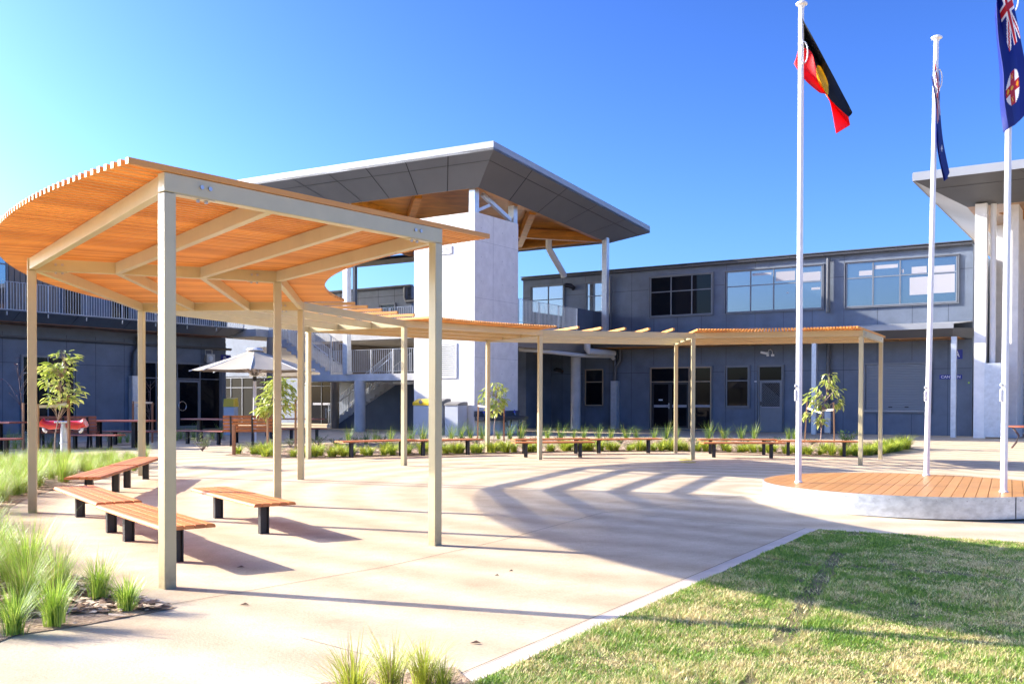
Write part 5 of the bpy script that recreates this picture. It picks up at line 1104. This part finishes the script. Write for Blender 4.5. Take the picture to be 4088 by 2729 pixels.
flag('black and red flag with a yellow disc hanging from the leftmost flagpole', [
    (0.0, [(3196, 62, -0.02), (3240, 140, -0.10), (3300, 252, -0.02), (3356, 360, 0.08), (3403, 448, 0.02)]),
    (0.25, [(3192, 128, 0.0), (3222, 165, 0.12), (3278, 268, 0.10), (3330, 372, 0.00), (3400, 456, 0.05)]),
    (0.5, [(3190, 188, 0.05), (3238, 208, 0.02), (3268, 300, -0.06), (3308, 388, -0.02), (3388, 468, -0.03)]),
    (0.75, [(3176, 240, 0.12), (3222, 282, 0.10), (3272, 340, 0.05), (3318, 410, 0.12), (3394, 500, 0.06)]),
    (1.0, [(3170, 256, 0.16), (3212, 318, 0.02), (3268, 368, -0.08), (3308, 392, -0.02), (3338, 534, -0.06)])], B1.y, col_ab, [f_black, f_red, f_yel])
def union(u, v):                       # u across 0..1, v down 0..1 of the canton
    x, y = (u-0.5)*2, (v-0.5)*1.0
    if abs(x) < 0.20/2*1.0 or abs(y) < 0.10: return 2
    if abs(x) < 0.17 or abs(y) < 0.17: return 1
    d1 = abs(y*2-x)/math.sqrt(5); d2 = abs(y*2+x)/math.sqrt(5)
    for d, sg in ((d1, 1), (d2, -1)):
        if d < 0.035: return 2
    if d1 < 0.11 or d2 < 0.11: return 1
    return 0
def star(x, y, n=7, r=1.0):
    a = math.atan2(y, x); rr = math.hypot(x, y); k = (math.cos(n*a)+1)/2; return rr < r*(0.45+0.55*k)
def col_au(u, v):
    if u < 0.5 and v < 0.5: return union(u*2, v*2)
    for cx, cy, r in ((0.25, 0.75, 0.13), (0.75, 0.17, 0.06), (0.64, 0.45, 0.06), (0.86, 0.40, 0.06), (0.75, 0.83, 0.07), (0.80, 0.55, 0.04)):
        if star((u-cx)*2, v-cy, 7, r): return 1
    return 0
flag('dark blue flag with white stars hanging furled and narrow beside the leaning pole', [
    (0.0, [(3736, 225, 0.0), (3750, 300, 0.05), (3752, 430, 0.08), (3764, 560, 0.05), (3790, 690, 0.05)]),
    (0.33, [(3730, 270, -0.06), (3742, 350, -0.10), (3740, 460, -0.06), (3752, 610, -0.10), (3776, 718, -0.06)]),
    (0.66, [(3728, 330, 0.10), (3748, 380, 0.04), (3752, 480, 0.12), (3766, 620, 0.06), (3785, 712, 0.08)]),
    (1.0, [(3716, 300, -0.02), (3733, 400, -0.08), (3736, 500, -0.12), (3742, 600, -0.06), (3768, 724, -0.04)])], B2.y, col_au, [f_blue, f_white, f_red2])
def col_nsw(u, v):
    if u < 0.5 and v < 0.5: return union(u*2, v*2)
    x, y = (u-0.75)*2, v-0.5
    if math.hypot(x, y) < 0.235:
        for cx, cy in ((0, 0), (0.155, 0), (-0.155, 0), (0, 0.155), (0, -0.155)):
            if star(x-cx, y-cy, 8, 0.048): return 3
        return 2 if abs(x) < 0.07 or abs(y) < 0.07 else 1
    return 0
flag('navy flag with union canton and red cross badge, right edge of the picture', [
    (0.0, [(4004, -130, -0.15), (4050, 40, -0.11), (4080, 190, -0.07), (4106, 330, -0.05), (4110, 440, -0.07)]),
    (0.30, [(3984, -115, -0.21), (4024, 60, -0.17), (4054, 200, -0.12), (4066, 340, -0.13), (4072, 480, -0.12)]),
    (0.55, [(3978, -70, -0.11), (3992, 80, -0.07), (4032, 250, -0.19), (4034, 380, -0.25), (4050, 500, -0.21)]),
    (0.8, [(3978, 10, -0.17), (3986, 150, -0.19), (4006, 290, -0.25), (4010, 400, -0.27), (4028, 512, -0.23)]),
    (1.0, [(3972, 60, -0.09), (3980, 160, -0.09), (3992, 300, -0.13), (3993, 420, -0.15), (4006, 530, -0.17)])], B3.y, col_nsw, [f_blue, f_white, f_red2, f_yel])
# ================================================================== plants
def blade_mesh(name, n, h, spread, w, mats, seed, curl=1.0, segs=3, stems=0):
    r = random.Random(seed); mb = MB()
    for i in range(n):
        a = r.uniform(0, 6.283); dx, dy = math.cos(a), math.sin(a); b0 = r.random()**0.7*0.11*spread/0.3; hh = h*r.uniform(0.45, 1.05); ln = spread*r.uniform(0.15, 1.0)*curl
        px, py = dx*b0*r.uniform(0, 1), dy*b0*r.uniform(0, 1); a2 = a+r.uniform(-0.7, 0.7); ex, ey = math.cos(a2), math.sin(a2); sx, sy = -ey, ex
        ww = w*r.uniform(0.7, 1.3); vs = []; droop = r.uniform(0.0, 0.35)*hh*curl
        for k in range(segs+1):
            t = k/segs; q = t**1.7; x = px+ex*ln*q; y = py+ey*ln*q; z = hh*(t-0.0)-droop*t**3; wk = ww*(1-t)**0.6
            if k == segs: vs.append((x, y, z))
            else: vs += [(x-sx*wk, y-sy*wk, z), (x+sx*wk, y+sy*wk, z)]
        fs = [(2*k, 2*k+1, 2*k+3, 2*k+2) for k in range(segs-1)]+[(2*segs-2, 2*segs-1, 2*segs)]
        mb.add(vs, fs, 1 if (len(mats) > 1 and r.random() < 0.2) else 0)
    me = bpy.data.meshes.new(name); me.from_pydata(mb.v, [], mb.f)
    for m in mats: me.materials.append(m)
    if len(mats) > 1: me.polygons.foreach_set('material_index', mb.mi)
    return me
M['straw'] = leafmat('straw_blade', (0.34, 0.26, 0.09), (0.62, 0.52, 0.26), 0.3, 0.5)
big = [blade_mesh('fine_tussock', 430, 0.62, 0.42, 0.0022, [M['blade'], M['straw']], 20+i, segs=4) for i in range(4)]
mid = [blade_mesh('fine_tussock_small', 300, 0.40, 0.26, 0.0026, [M['blade'], M['bladeg']], 40+i, segs=4) for i in range(3)]
front = [blade_mesh('short_tussock', 170, 0.27, 0.26, 0.0055, [M['bladey'], M['bladeg']], 60+i) for i in range(4)]
strap = [blade_mesh('strap_tussock', 60, 0.66, 0.42, 0.0055, [M['bladeg'], M['bladey']], 80+i) for i in range(3)]
rp_ = random.Random(9)
def place(me, P, s, label, cat, group, name='grass_tussock', sz=None):
    o = bpy.data.objects.new(name, me); C.objects.link(o); o.location = P; o.rotation_euler = (0, 0, rp_.uniform(0, 6.28)); o.scale = (s, s, sz or s*rp_.uniform(0.85, 1.15)); return tag(o, label, cat, group)
GL = 'fine grass tussocks in the left bed'
placed = []
def scatter(poly, spacing, N, reject=lambda p: False):
    x0 = min(p[0] for p in poly); x1 = max(p[0] for p in poly); y0 = min(p[1] for p in poly); y1 = max(p[1] for p in poly); out = []
    for i in range(N):
        p = (rp_.uniform(x0, x1), rp_.uniform(y0, y1))
        if not inpoly(p, poly) or reject(p): continue
        if any(math.dist(p, q) < spacing for q in out): continue
        out.append(p)
    return out
for (x, y), lab in zip(((56, 2528), (216, 2494), (394, 2388), (508, 2432)), ('loose grass tussock at the left picture edge in front of the mulch', 'green based grass tussock second from the left edge on the front mulch', 'grass tussock on the mulch between the front row and the dense grass', 'small separate grass tussock on the mulch closest to the nearest post')):
    P = G(x, y, 0.01); place(mid[len(placed) % 3], P, 1.0 if x != 508 else 0.95, lab, 'grass', GL); placed.append(P)
clear = [G(*p) for p in ((-100, 2600), (760, 2440), (640, 2340), (300, 2390), (60, 2440), (-100, 2470))]
for p in scatter(bed1, 0.31, 12000, lambda p: inpoly(p, clear) or p[1] < 5.9 or p[0] < -0.60*p[1]-1.5 or math.hypot(p[0]-CX, p[1]-CY) < 11.85):
    far = p[1] > 13.5
    hs = 0.62 if p[1] > 16 else (0.80 if far else 0.86)
    place(big[rp_.randrange(4)], Vector((p[0], p[1], gz(*p)+0.01)), hs*rp_.uniform(0.85, 1.2), 'soft green and straw grass tussock growing densely in the left bed', 'tussock grass', GL, 'fine_tussock')
GF = 'short tussocks along the front of the far bed'
fr = [G(*p) for p in ((893, 1817), (1080, 1826), (1250, 1827), (1600, 1817), (1900, 1810), (2300, 1801), (2700, 1801), (3000, 1808), (3250, 1817), (3420, 1822), (3530, 1812), (3640, 1789))]
Lf = [0]
for a, b in zip(fr, fr[1:]): Lf.append(Lf[-1]+(b-a).length)
nf = int(Lf[-1]/0.27)
for i in range(nf):
    s = Lf[-1]*(i+rp_.uniform(-0.3, 0.3))/nf; k = max(j for j in range(len(Lf)-1) if Lf[j] <= max(0, s)); f = (s-Lf[k])/(Lf[k+1]-Lf[k]); q = fr[k].lerp(fr[k+1], f)
    for row in range(2):
        if row and rp_.random() < 0.30: continue
        if i < 5 and row == 0: continue
        P = q+Vector((rp_.uniform(-0.1, 0.1), 0.18+row*rp_.uniform(0.35, 0.8), 0)); P.z = gz(P.x, P.y)+0.01
        place(front[rp_.randrange(4)], P, rp_.uniform(0.95, 1.65), 'short yellow green grass tussock along the front of the far bed', 'short grass', GF, 'short_tussock')
GS = 'tall strap leaved grasses at the back of the far bed'
for (x, y) in ((1390, 1760), (1460, 1768), (1500, 1762), (1560, 1758), (1640, 1757), (1690, 1754), (1745, 1756), (1800, 1752), (1840, 1750), (1880, 1752), (1925, 1750), (1990, 1748), (2035, 1748), (2080, 1748), (2150, 1749), (2185, 1746), (2240, 1750), (2290, 1748), (2330, 1747), (2390, 1749), (2440, 1746), (2500, 1748), (2540, 1748), (2610, 1747), (2660, 1748), (2700, 1747), (2830, 1746), (2890, 1747), (2960, 1748), (3010, 1746), (3150, 1748), (3170, 1747)):
    place(strap[rp_.randrange(3)], G(x, y+4, 0.01), rp_.uniform(0.85, 1.3), 'tall thin green strap grass at the back of the far bed', 'strap grass', GS, 'strap_tussock')
for (x, y, s) in ((3545, 1806, 1.6), (3580, 1800, 1.5), (3612, 1792, 1.9), (3470, 1816, 1.4), (3500, 1812, 1.5)):
    place(front[rp_.randrange(4)], G(x, y, 0.01), s, 'dense green tussock at the right end of the far bed', 'grass', GF)
for (x, y) in ((720, 1752), (745, 1756), (775, 1753), (800, 1750), (850, 1752), (880, 1750), (700, 1757)):
    place(strap[rp_.randrange(3)], G(x, y, 0.01), rp_.uniform(0.8, 1.0), 'strap leaved grass in the narrow bed before the glass doors', 'grass', 'strap grasses before the glass doors')
for (x, y) in ((30, 1788), (60, 1790), (90, 1786), (200, 1788), (240, 1790), (480, 1768), (510, 1766), (540, 1764), (440, 1772), (135, 1790)):
    place(strap[rp_.randrange(3)], G(x, y, 0.01), rp_.uniform(0.7, 0.95), 'dark green strap leaved grass in the shaded bed by the left wall', 'grass', 'strap grasses by the left wall')
for (x, y, s, lab) in ((1690, 2738, 0.40, 'spiky strap grass at the lower edge nearest the kerb corner'), (1560, 2765, 0.42, 'spiky strap grass at the lower edge left of the kerb corner'), (1410, 2795, 0.48, 'sparse strap grass at the lower edge, leftmost clump'), (1770, 2760, 0.30, 'low strap grass beside the white edging at the bottom')):
    place(blade_mesh('corner_grass', 260, 0.8, 0.55, 0.0055, [M['bladey'], M['straw']], int(x), segs=4), G(x, y, 0.0), s, lab, 'grass', 'strap grasses at the lower edge')
# ------------------------------------------------------------------ leaves
def leaf(mb, p, d, L, w, up, mi=0, fold=0.25):
    d = d.normalized(); s = d.cross(up)
    if s.length < 1e-3: s = d.cross(Vector((1, 0, 0)))
    s.normalize(); n = s.cross(d)
    mid_ = [p, p+d*L*0.35-n*L*0.02, p+d*L*0.7-n*L*0.05, p+d*L-n*L*0.14]
    vs = [mid_[0], mid_[1]+s*w*0.5+n*w*fold, mid_[2]+s*w*0.42+n*w*fold*0.8, mid_[3], mid_[2]-s*w*0.42+n*w*fold*0.8, mid_[1]-s*w*0.5+n*w*fold, mid_[1], mid_[2]]
    mb.add(vs, [(0, 6, 1), (6, 7, 2, 1), (7, 3, 2), (0, 5, 6), (6, 5, 4, 7), (7, 4, 3)], mi)
def young_tree(base, top, blobs, n, L, seed, label, mleaf, bark=M['bark'], bend=0.0, tr=0.016, droop=0.6):
    r = random.Random(seed); t = thing('young_tree', label, 'tree', base, 'young staked trees'); m1 = MB(); pts = []
    for i in range(9):
        f = i/8; q = base.lerp(top, f)+Vector((bend*math.sin(f*math.pi)*0.5+0.012*math.sin(i*2.1), 0.015*math.cos(i*1.7), 0)); pts.append(q)
    m1.tube(pts, [tr*(1-0.75*i/8) for i in range(9)], 8)
    m2 = MB()
    for i in range(n):
        c, rad = blobs[r.randrange(len(blobs))]
        while True:
            e = Vector((r.uniform(-1, 1), r.uniform(-1, 1), r.uniform(-1, 1)))
            if e.length < 1: break
        p = c+Vector((e.x*rad[0], e.y*rad[0], e.z*rad[1])); f = min(1, max(0.12, (p.z-base.z-0.12)/(top.z-base.z))); a = pts[min(8, int(f*8))]
        if i % 3 == 0: m1.tube([a, a.lerp(p, 0.5)+Vector((0, 0, 0.03)), p], [0.006, 0.004, 0.002], 5)
        out = Vector((p.x-a.x, p.y-a.y, 0)); out = out.normalized() if out.length > 1e-3 else Vector((1, 0, 0))
        d = out*r.uniform(0.5, 1.1)+Vector((r.uniform(-0.5, 0.5), r.uniform(-0.5, 0.5), r.uniform(-droop*1.6, 0.45-droop*0.4)))
        leaf(m2, p, d, L*r.uniform(0.7, 1.25), L*r.uniform(0.34, 0.46), Vector((r.uniform(-0.3, 0.3), r.uniform(-0.3, 0.3), 1)))
    m1.build('trunk', bark, t, smooth=True); m2.build('crown', mleaf, t); return t
def stake(x, y, ytop, label, m=M['timber'], r=0.022, xt=None, off=0.0):
    P = G(x, y); P.y += off; top = at(xt if xt else x, ytop, P.y); t = MB(); t.bar(P, Vector((top.x, P.y, top.z)), 2*r, 2*r, up=(0.3, 1, 0)); o = t.build('tree_stake', m, None); return tag(o, label, 'stake', 'timber tree stakes'), Vector((top.x, P.y, top.z))
def tie(a, b, label, w=0.06, sag=0.0):
    mb = MB(); m_ = (a+b)/2-Vector((0, 0.0, sag)); s = Vector((0, 0, w/2)); 
    for k in (-1, 1):
        o = Vector((0, 0.026*k, 0)); mb.add([a+o-s, m_+o*0.6-s, b+o-s, b+o+s, m_+o*0.6+s, a+o+s], [(0, 1, 4, 5), (1, 2, 3, 4)])
    o = mb.build('tree_tie', M['hessian'], None); s = o.modifiers.new('strap_thickness', 'SOLIDIFY'); s.thickness = 0.004; return tag(o, label, 'tie', 'hessian tree ties')
# tree by the drinking fountain
b = G(208, 1846); Y = b.y
def blob(x, y, rx, rz, Y_): 
    k = Y_/F; return (at(x, y, Y_), (rx*k, rz*k))
young_tree(b, at(258, 1395, Y), [blob(258, 1440, 42, 50, Y), blob(225, 1500, 62, 60, Y), blob(262, 1560, 75, 50, Y), blob(240, 1600, 60, 35, Y), blob(210, 1480, 40, 30, Y)], 300, 0.18, 5, 'young tree with large yellow green leaves by the drinking fountain', M['leaf'], bend=0.05, droop=0.45)
young = []
o1, e1 = stake(277, 1848, 1578, 'brown timber stake right of the tree by the drinking fountain', M['timberd'], xt=273)
o2, e2 = stake(150, 1850, 1612, 'timber stake hidden behind the far left pergola post', M['timber'])
m_ = at(222, 1620, Y); tie(at(268, 1612, e1.y), m_, 'cream tie from the right stake to the tree by the drinking fountain'); tie(at(150, 1622, e2.y), m_, 'cream tie from the left stake to the tree by the drinking fountain')
# leafy tree in front of the stairs
b = G(1112, 1796); Y = b.y
young_tree(b, at(1112, 1505, Y), [blob(1095, 1545, 45, 45, Y), blob(1150, 1560, 36, 55, Y), blob(1075, 1600, 55, 40, Y), blob(1120, 1620, 60, 35, Y), blob(1115, 1520, 30, 25, Y), blob(1060, 1635, 35, 20, Y)], 300, 0.22, 8, 'leafy young tree with drooping bright green leaves in front of the stairs', M['leaf'], droop=0.8)
o1, e1 = stake(1068, 1793, 1620, 'pale timber stake left of the leafy tree before the stairs'); o2, e2 = stake(1180, 1796, 1592, 'pale timber stake right of the leafy tree before the stairs')
tie(at(1066, 1615, e1.y), at(1115, 1620, Y), 'cream tie left of the leafy tree before the stairs'); tie(at(1178, 1619, e2.y), at(1118, 1619, Y), 'cream tie right of the leafy tree before the stairs')
# tree by the wash trough
b = G(1970, 1764); Y = b.y
young_tree(b, at(1985, 1528, Y), [blob(1975, 1550, 30, 28, Y), blob(2000, 1560, 22, 35, Y), blob(1945, 1580, 26, 35, Y), blob(1980, 1605, 32, 28, Y), blob(2005, 1600, 18, 20, Y), blob(1975, 1635, 26, 22, Y)], 170, 0.215, 12, 'young tree with drooping leaves in front of the wash trough', M['leaf'], droop=0.95)
o1, e1 = stake(1906, 1760, 1599, 'timber stake left of the tree by the wash trough', xt=1910); o2, e2 = stake(2012, 1762, 1596, 'brown timber stake right of the tree by the wash trough', M['timberd'])
tie(at(1908, 1619, e1.y), at(1970, 1628, Y), 'cream tie left of the tree by the wash trough'); tie(at(2012, 1626, e2.y), at(1972, 1628, Y), 'cream tie right of the tree by the wash trough')
# tree by the first flagpole
b = G(3272, 1782); Y = b.y
young_tree(b, at(3312, 1490, Y), [blob(3310, 1510, 26, 30, Y), blob(3335, 1560, 30, 45, Y), blob(3275, 1560, 40, 32, Y), blob(3240, 1590, 30, 25, Y), blob(3270, 1610, 30, 25, Y), blob(3225, 1660, 18, 24, Y), blob(3280, 1672, 14, 24, Y), blob(3345, 1610, 18, 20, Y)], 180, 0.22, 21, 'young leafy tree between two stakes right of the first flagpole', M['leaf'], bend=-0.05, droop=0.9)
o1, e1 = stake(3212, 1768, 1602, 'timber stake left of the tree by the first flagpole', xt=3222); o2, e2 = stake(3331, 1790, 1606, 'timber stake right of the tree by the first flagpole', xt=3328)
tie(at(3222, 1628, e1.y), at(3282, 1648, Y), 'cream tie sloping from the left stake by the first flagpole'); tie(at(3328, 1634, e2.y), at(3282, 1638, Y), 'cream tie from the right stake by the first flagpole')
# nearly bare trees against the left wall
def bare(base, top, spread, seed, label, nl=14):
    r = random.Random(seed); t = thing('bare_tree', label, 'tree', base, 'nearly bare young trees by the left wall'); m1 = MB(); m1.tube([base, base.lerp(top, 0.5)+Vector((0.03, 0, 0)), top], [0.014, 0.010, 0.004], 6); m2 = MB()
    for i in range(16):
        f = r.uniform(0.35, 0.95); a = base.lerp(top, f); e = a+Vector((r.uniform(-1, 1)*spread, r.uniform(-0.5, 0.5)*spread, r.uniform(0.15, 0.6)))
        m1.tube([a, a.lerp(e, 0.55)+Vector((0, 0, 0.02)), e], [0.006, 0.004, 0.0015], 5)
        for k in range(2): leaf(m2, e, Vector((r.uniform(-1, 1), r.uniform(-1, 1), -0.3)), 0.07, 0.03, Vector((0, 0, 1)))
    m1.build('trunk', M['barkd'], t, smooth=True); m2.build('leaves', M['leafr'], t)
b = G(100, 1792); bare(b, at(70, 1470, b.y), 0.45, 3, 'nearly bare small tree left of the far left pergola post')
b = G(592, 1762); bare(b, at(600, 1520, b.y), 0.35, 4, 'nearly bare small tree between stakes left of the glass doors')
stake(531, 1768, 1600, 'brown stake left of the bare tree by the glass doors', M['timberd']); stake(608, 1766, 1606, 'brown stake right of the bare tree by the glass doors', M['timberd'])
tie(G(531, 1768)+Vector((0, 0, 1.25)), G(608, 1766)+Vector((0, 0, 1.25)), 'pale tie between the stakes by the glass doors')
stake(92, 1796, 1608, 'pale stake behind the far left pergola post', M['timber'])
b = G(1060, 1740)
young_tree(b, at(1050, 1500, b.y), [blob(1052, 1530, 26, 40, b.y)], 60, 0.10, 31, 'small tree with dark purple leaves behind the umbrella', M['leafr'], bark=M['barkd'], droop=0.4)
o = MB(); P = G(934, 1817); tp = at(934, 1695, P.y); o.bar(P, tp, 0.075, 0.06, up=(0.2, 1, 0)); tag(o.build('timber_bollard', M['timberd'], None, bevel=0.006), 'short square timber post standing in the mulch by the backrest bench', 'post')
# small shrubs
def shrub(x, y, s, h, seed, label, m, n=130, L=0.055, grp='small shrubs in the far bed'):
    r = random.Random(seed); P = G(x, y, 0.01); t = thing('shrub', label, 'shrub', P, grp); m1 = MB(); m2 = MB()
    for i in range(12):
        a = r.uniform(0, 6.28); e = P+Vector((math.cos(a)*s*r.uniform(0.3, 1), math.sin(a)*s*r.uniform(0.3, 1), h*r.uniform(0.5, 1))); m1.tube([P, P.lerp(e, 0.5)+Vector((0, 0, h*0.1)), e], [0.008, 0.005, 0.002], 5)
        for k in range(n//12):
            q = P.lerp(e, r.uniform(0.3, 1.0))+Vector((r.uniform(-1, 1), r.uniform(-1, 1), r.uniform(-0.5, 1)))*0.05; leaf(m2, q, Vector((r.uniform(-1, 1), r.uniform(-1, 1), r.uniform(-0.1, 1))), L*r.uniform(0.7, 1.3), L*0.35, Vector((0, 0, 1)))
    m1.build('stems', M['barkd'], t); m2.build('foliage', m, t)
shrub(808, 1800, 0.36, 0.46, 1, 'grey green feathery shrub on the mulch right of the nearest post', M['leafg'], 260, 0.07)
shrub(1000, 1796, 0.35, 0.22, 2, 'low pale shrub left of the leafy tree', M['leafg'], 160)
shrub(960, 1800, 0.25, 0.2, 3, 'low pale shrub beside the short timber post', M['leafg'], 120)
shrub(1160, 1785, 0.3, 0.3, 4, 'whitish flowering shrub right of the leafy tree', M['leafg'], 160)
shrub(1270, 1776, 0.5, 0.30, 5, 'dark green rounded shrub below the stair column', M['leafd'], 240)
shrub(1340, 1778, 0.4, 0.24, 6, 'pale shrub at the left end of the far red benches', M['leafg'], 160)
shrub(1430, 1768, 0.4, 0.22, 7, 'dark low shrub behind the far left bench', M['leafd'], 200)
shrub(1530, 1765, 0.35, 0.24, 8, 'dark low shrub below the silver bin', M['leafd'], 200)
shrub(1840, 1762, 0.3, 0.2, 9, 'dark low shrub below the concrete tower', M['leafd'], 160)
shrub(3380, 1795, 0.42, 0.62, 10, 'upright dark green shrub behind the right pergola post', M['leafd'], 320, 0.09)
for i, (x, y) in enumerate(((1620, 1772), (1700, 1770), (1760, 1774), (1900, 1772), (2080, 1768), (2140, 1766), (2320, 1768), (2480, 1770), (2760, 1768), (2980, 1770), (3060, 1772), (3240, 1776), (2230, 1762), (2420, 1764), (2560, 1763), (2680, 1766), (2900, 1764), (3100, 1768))):
    shrub(x, y, 0.3, 0.2, 40+i, 'low green groundcover shrub among the grasses of the far bed', M['leafd'], 130)
for o in bpy.data.objects:
    if '_at' in o: del o['_at']
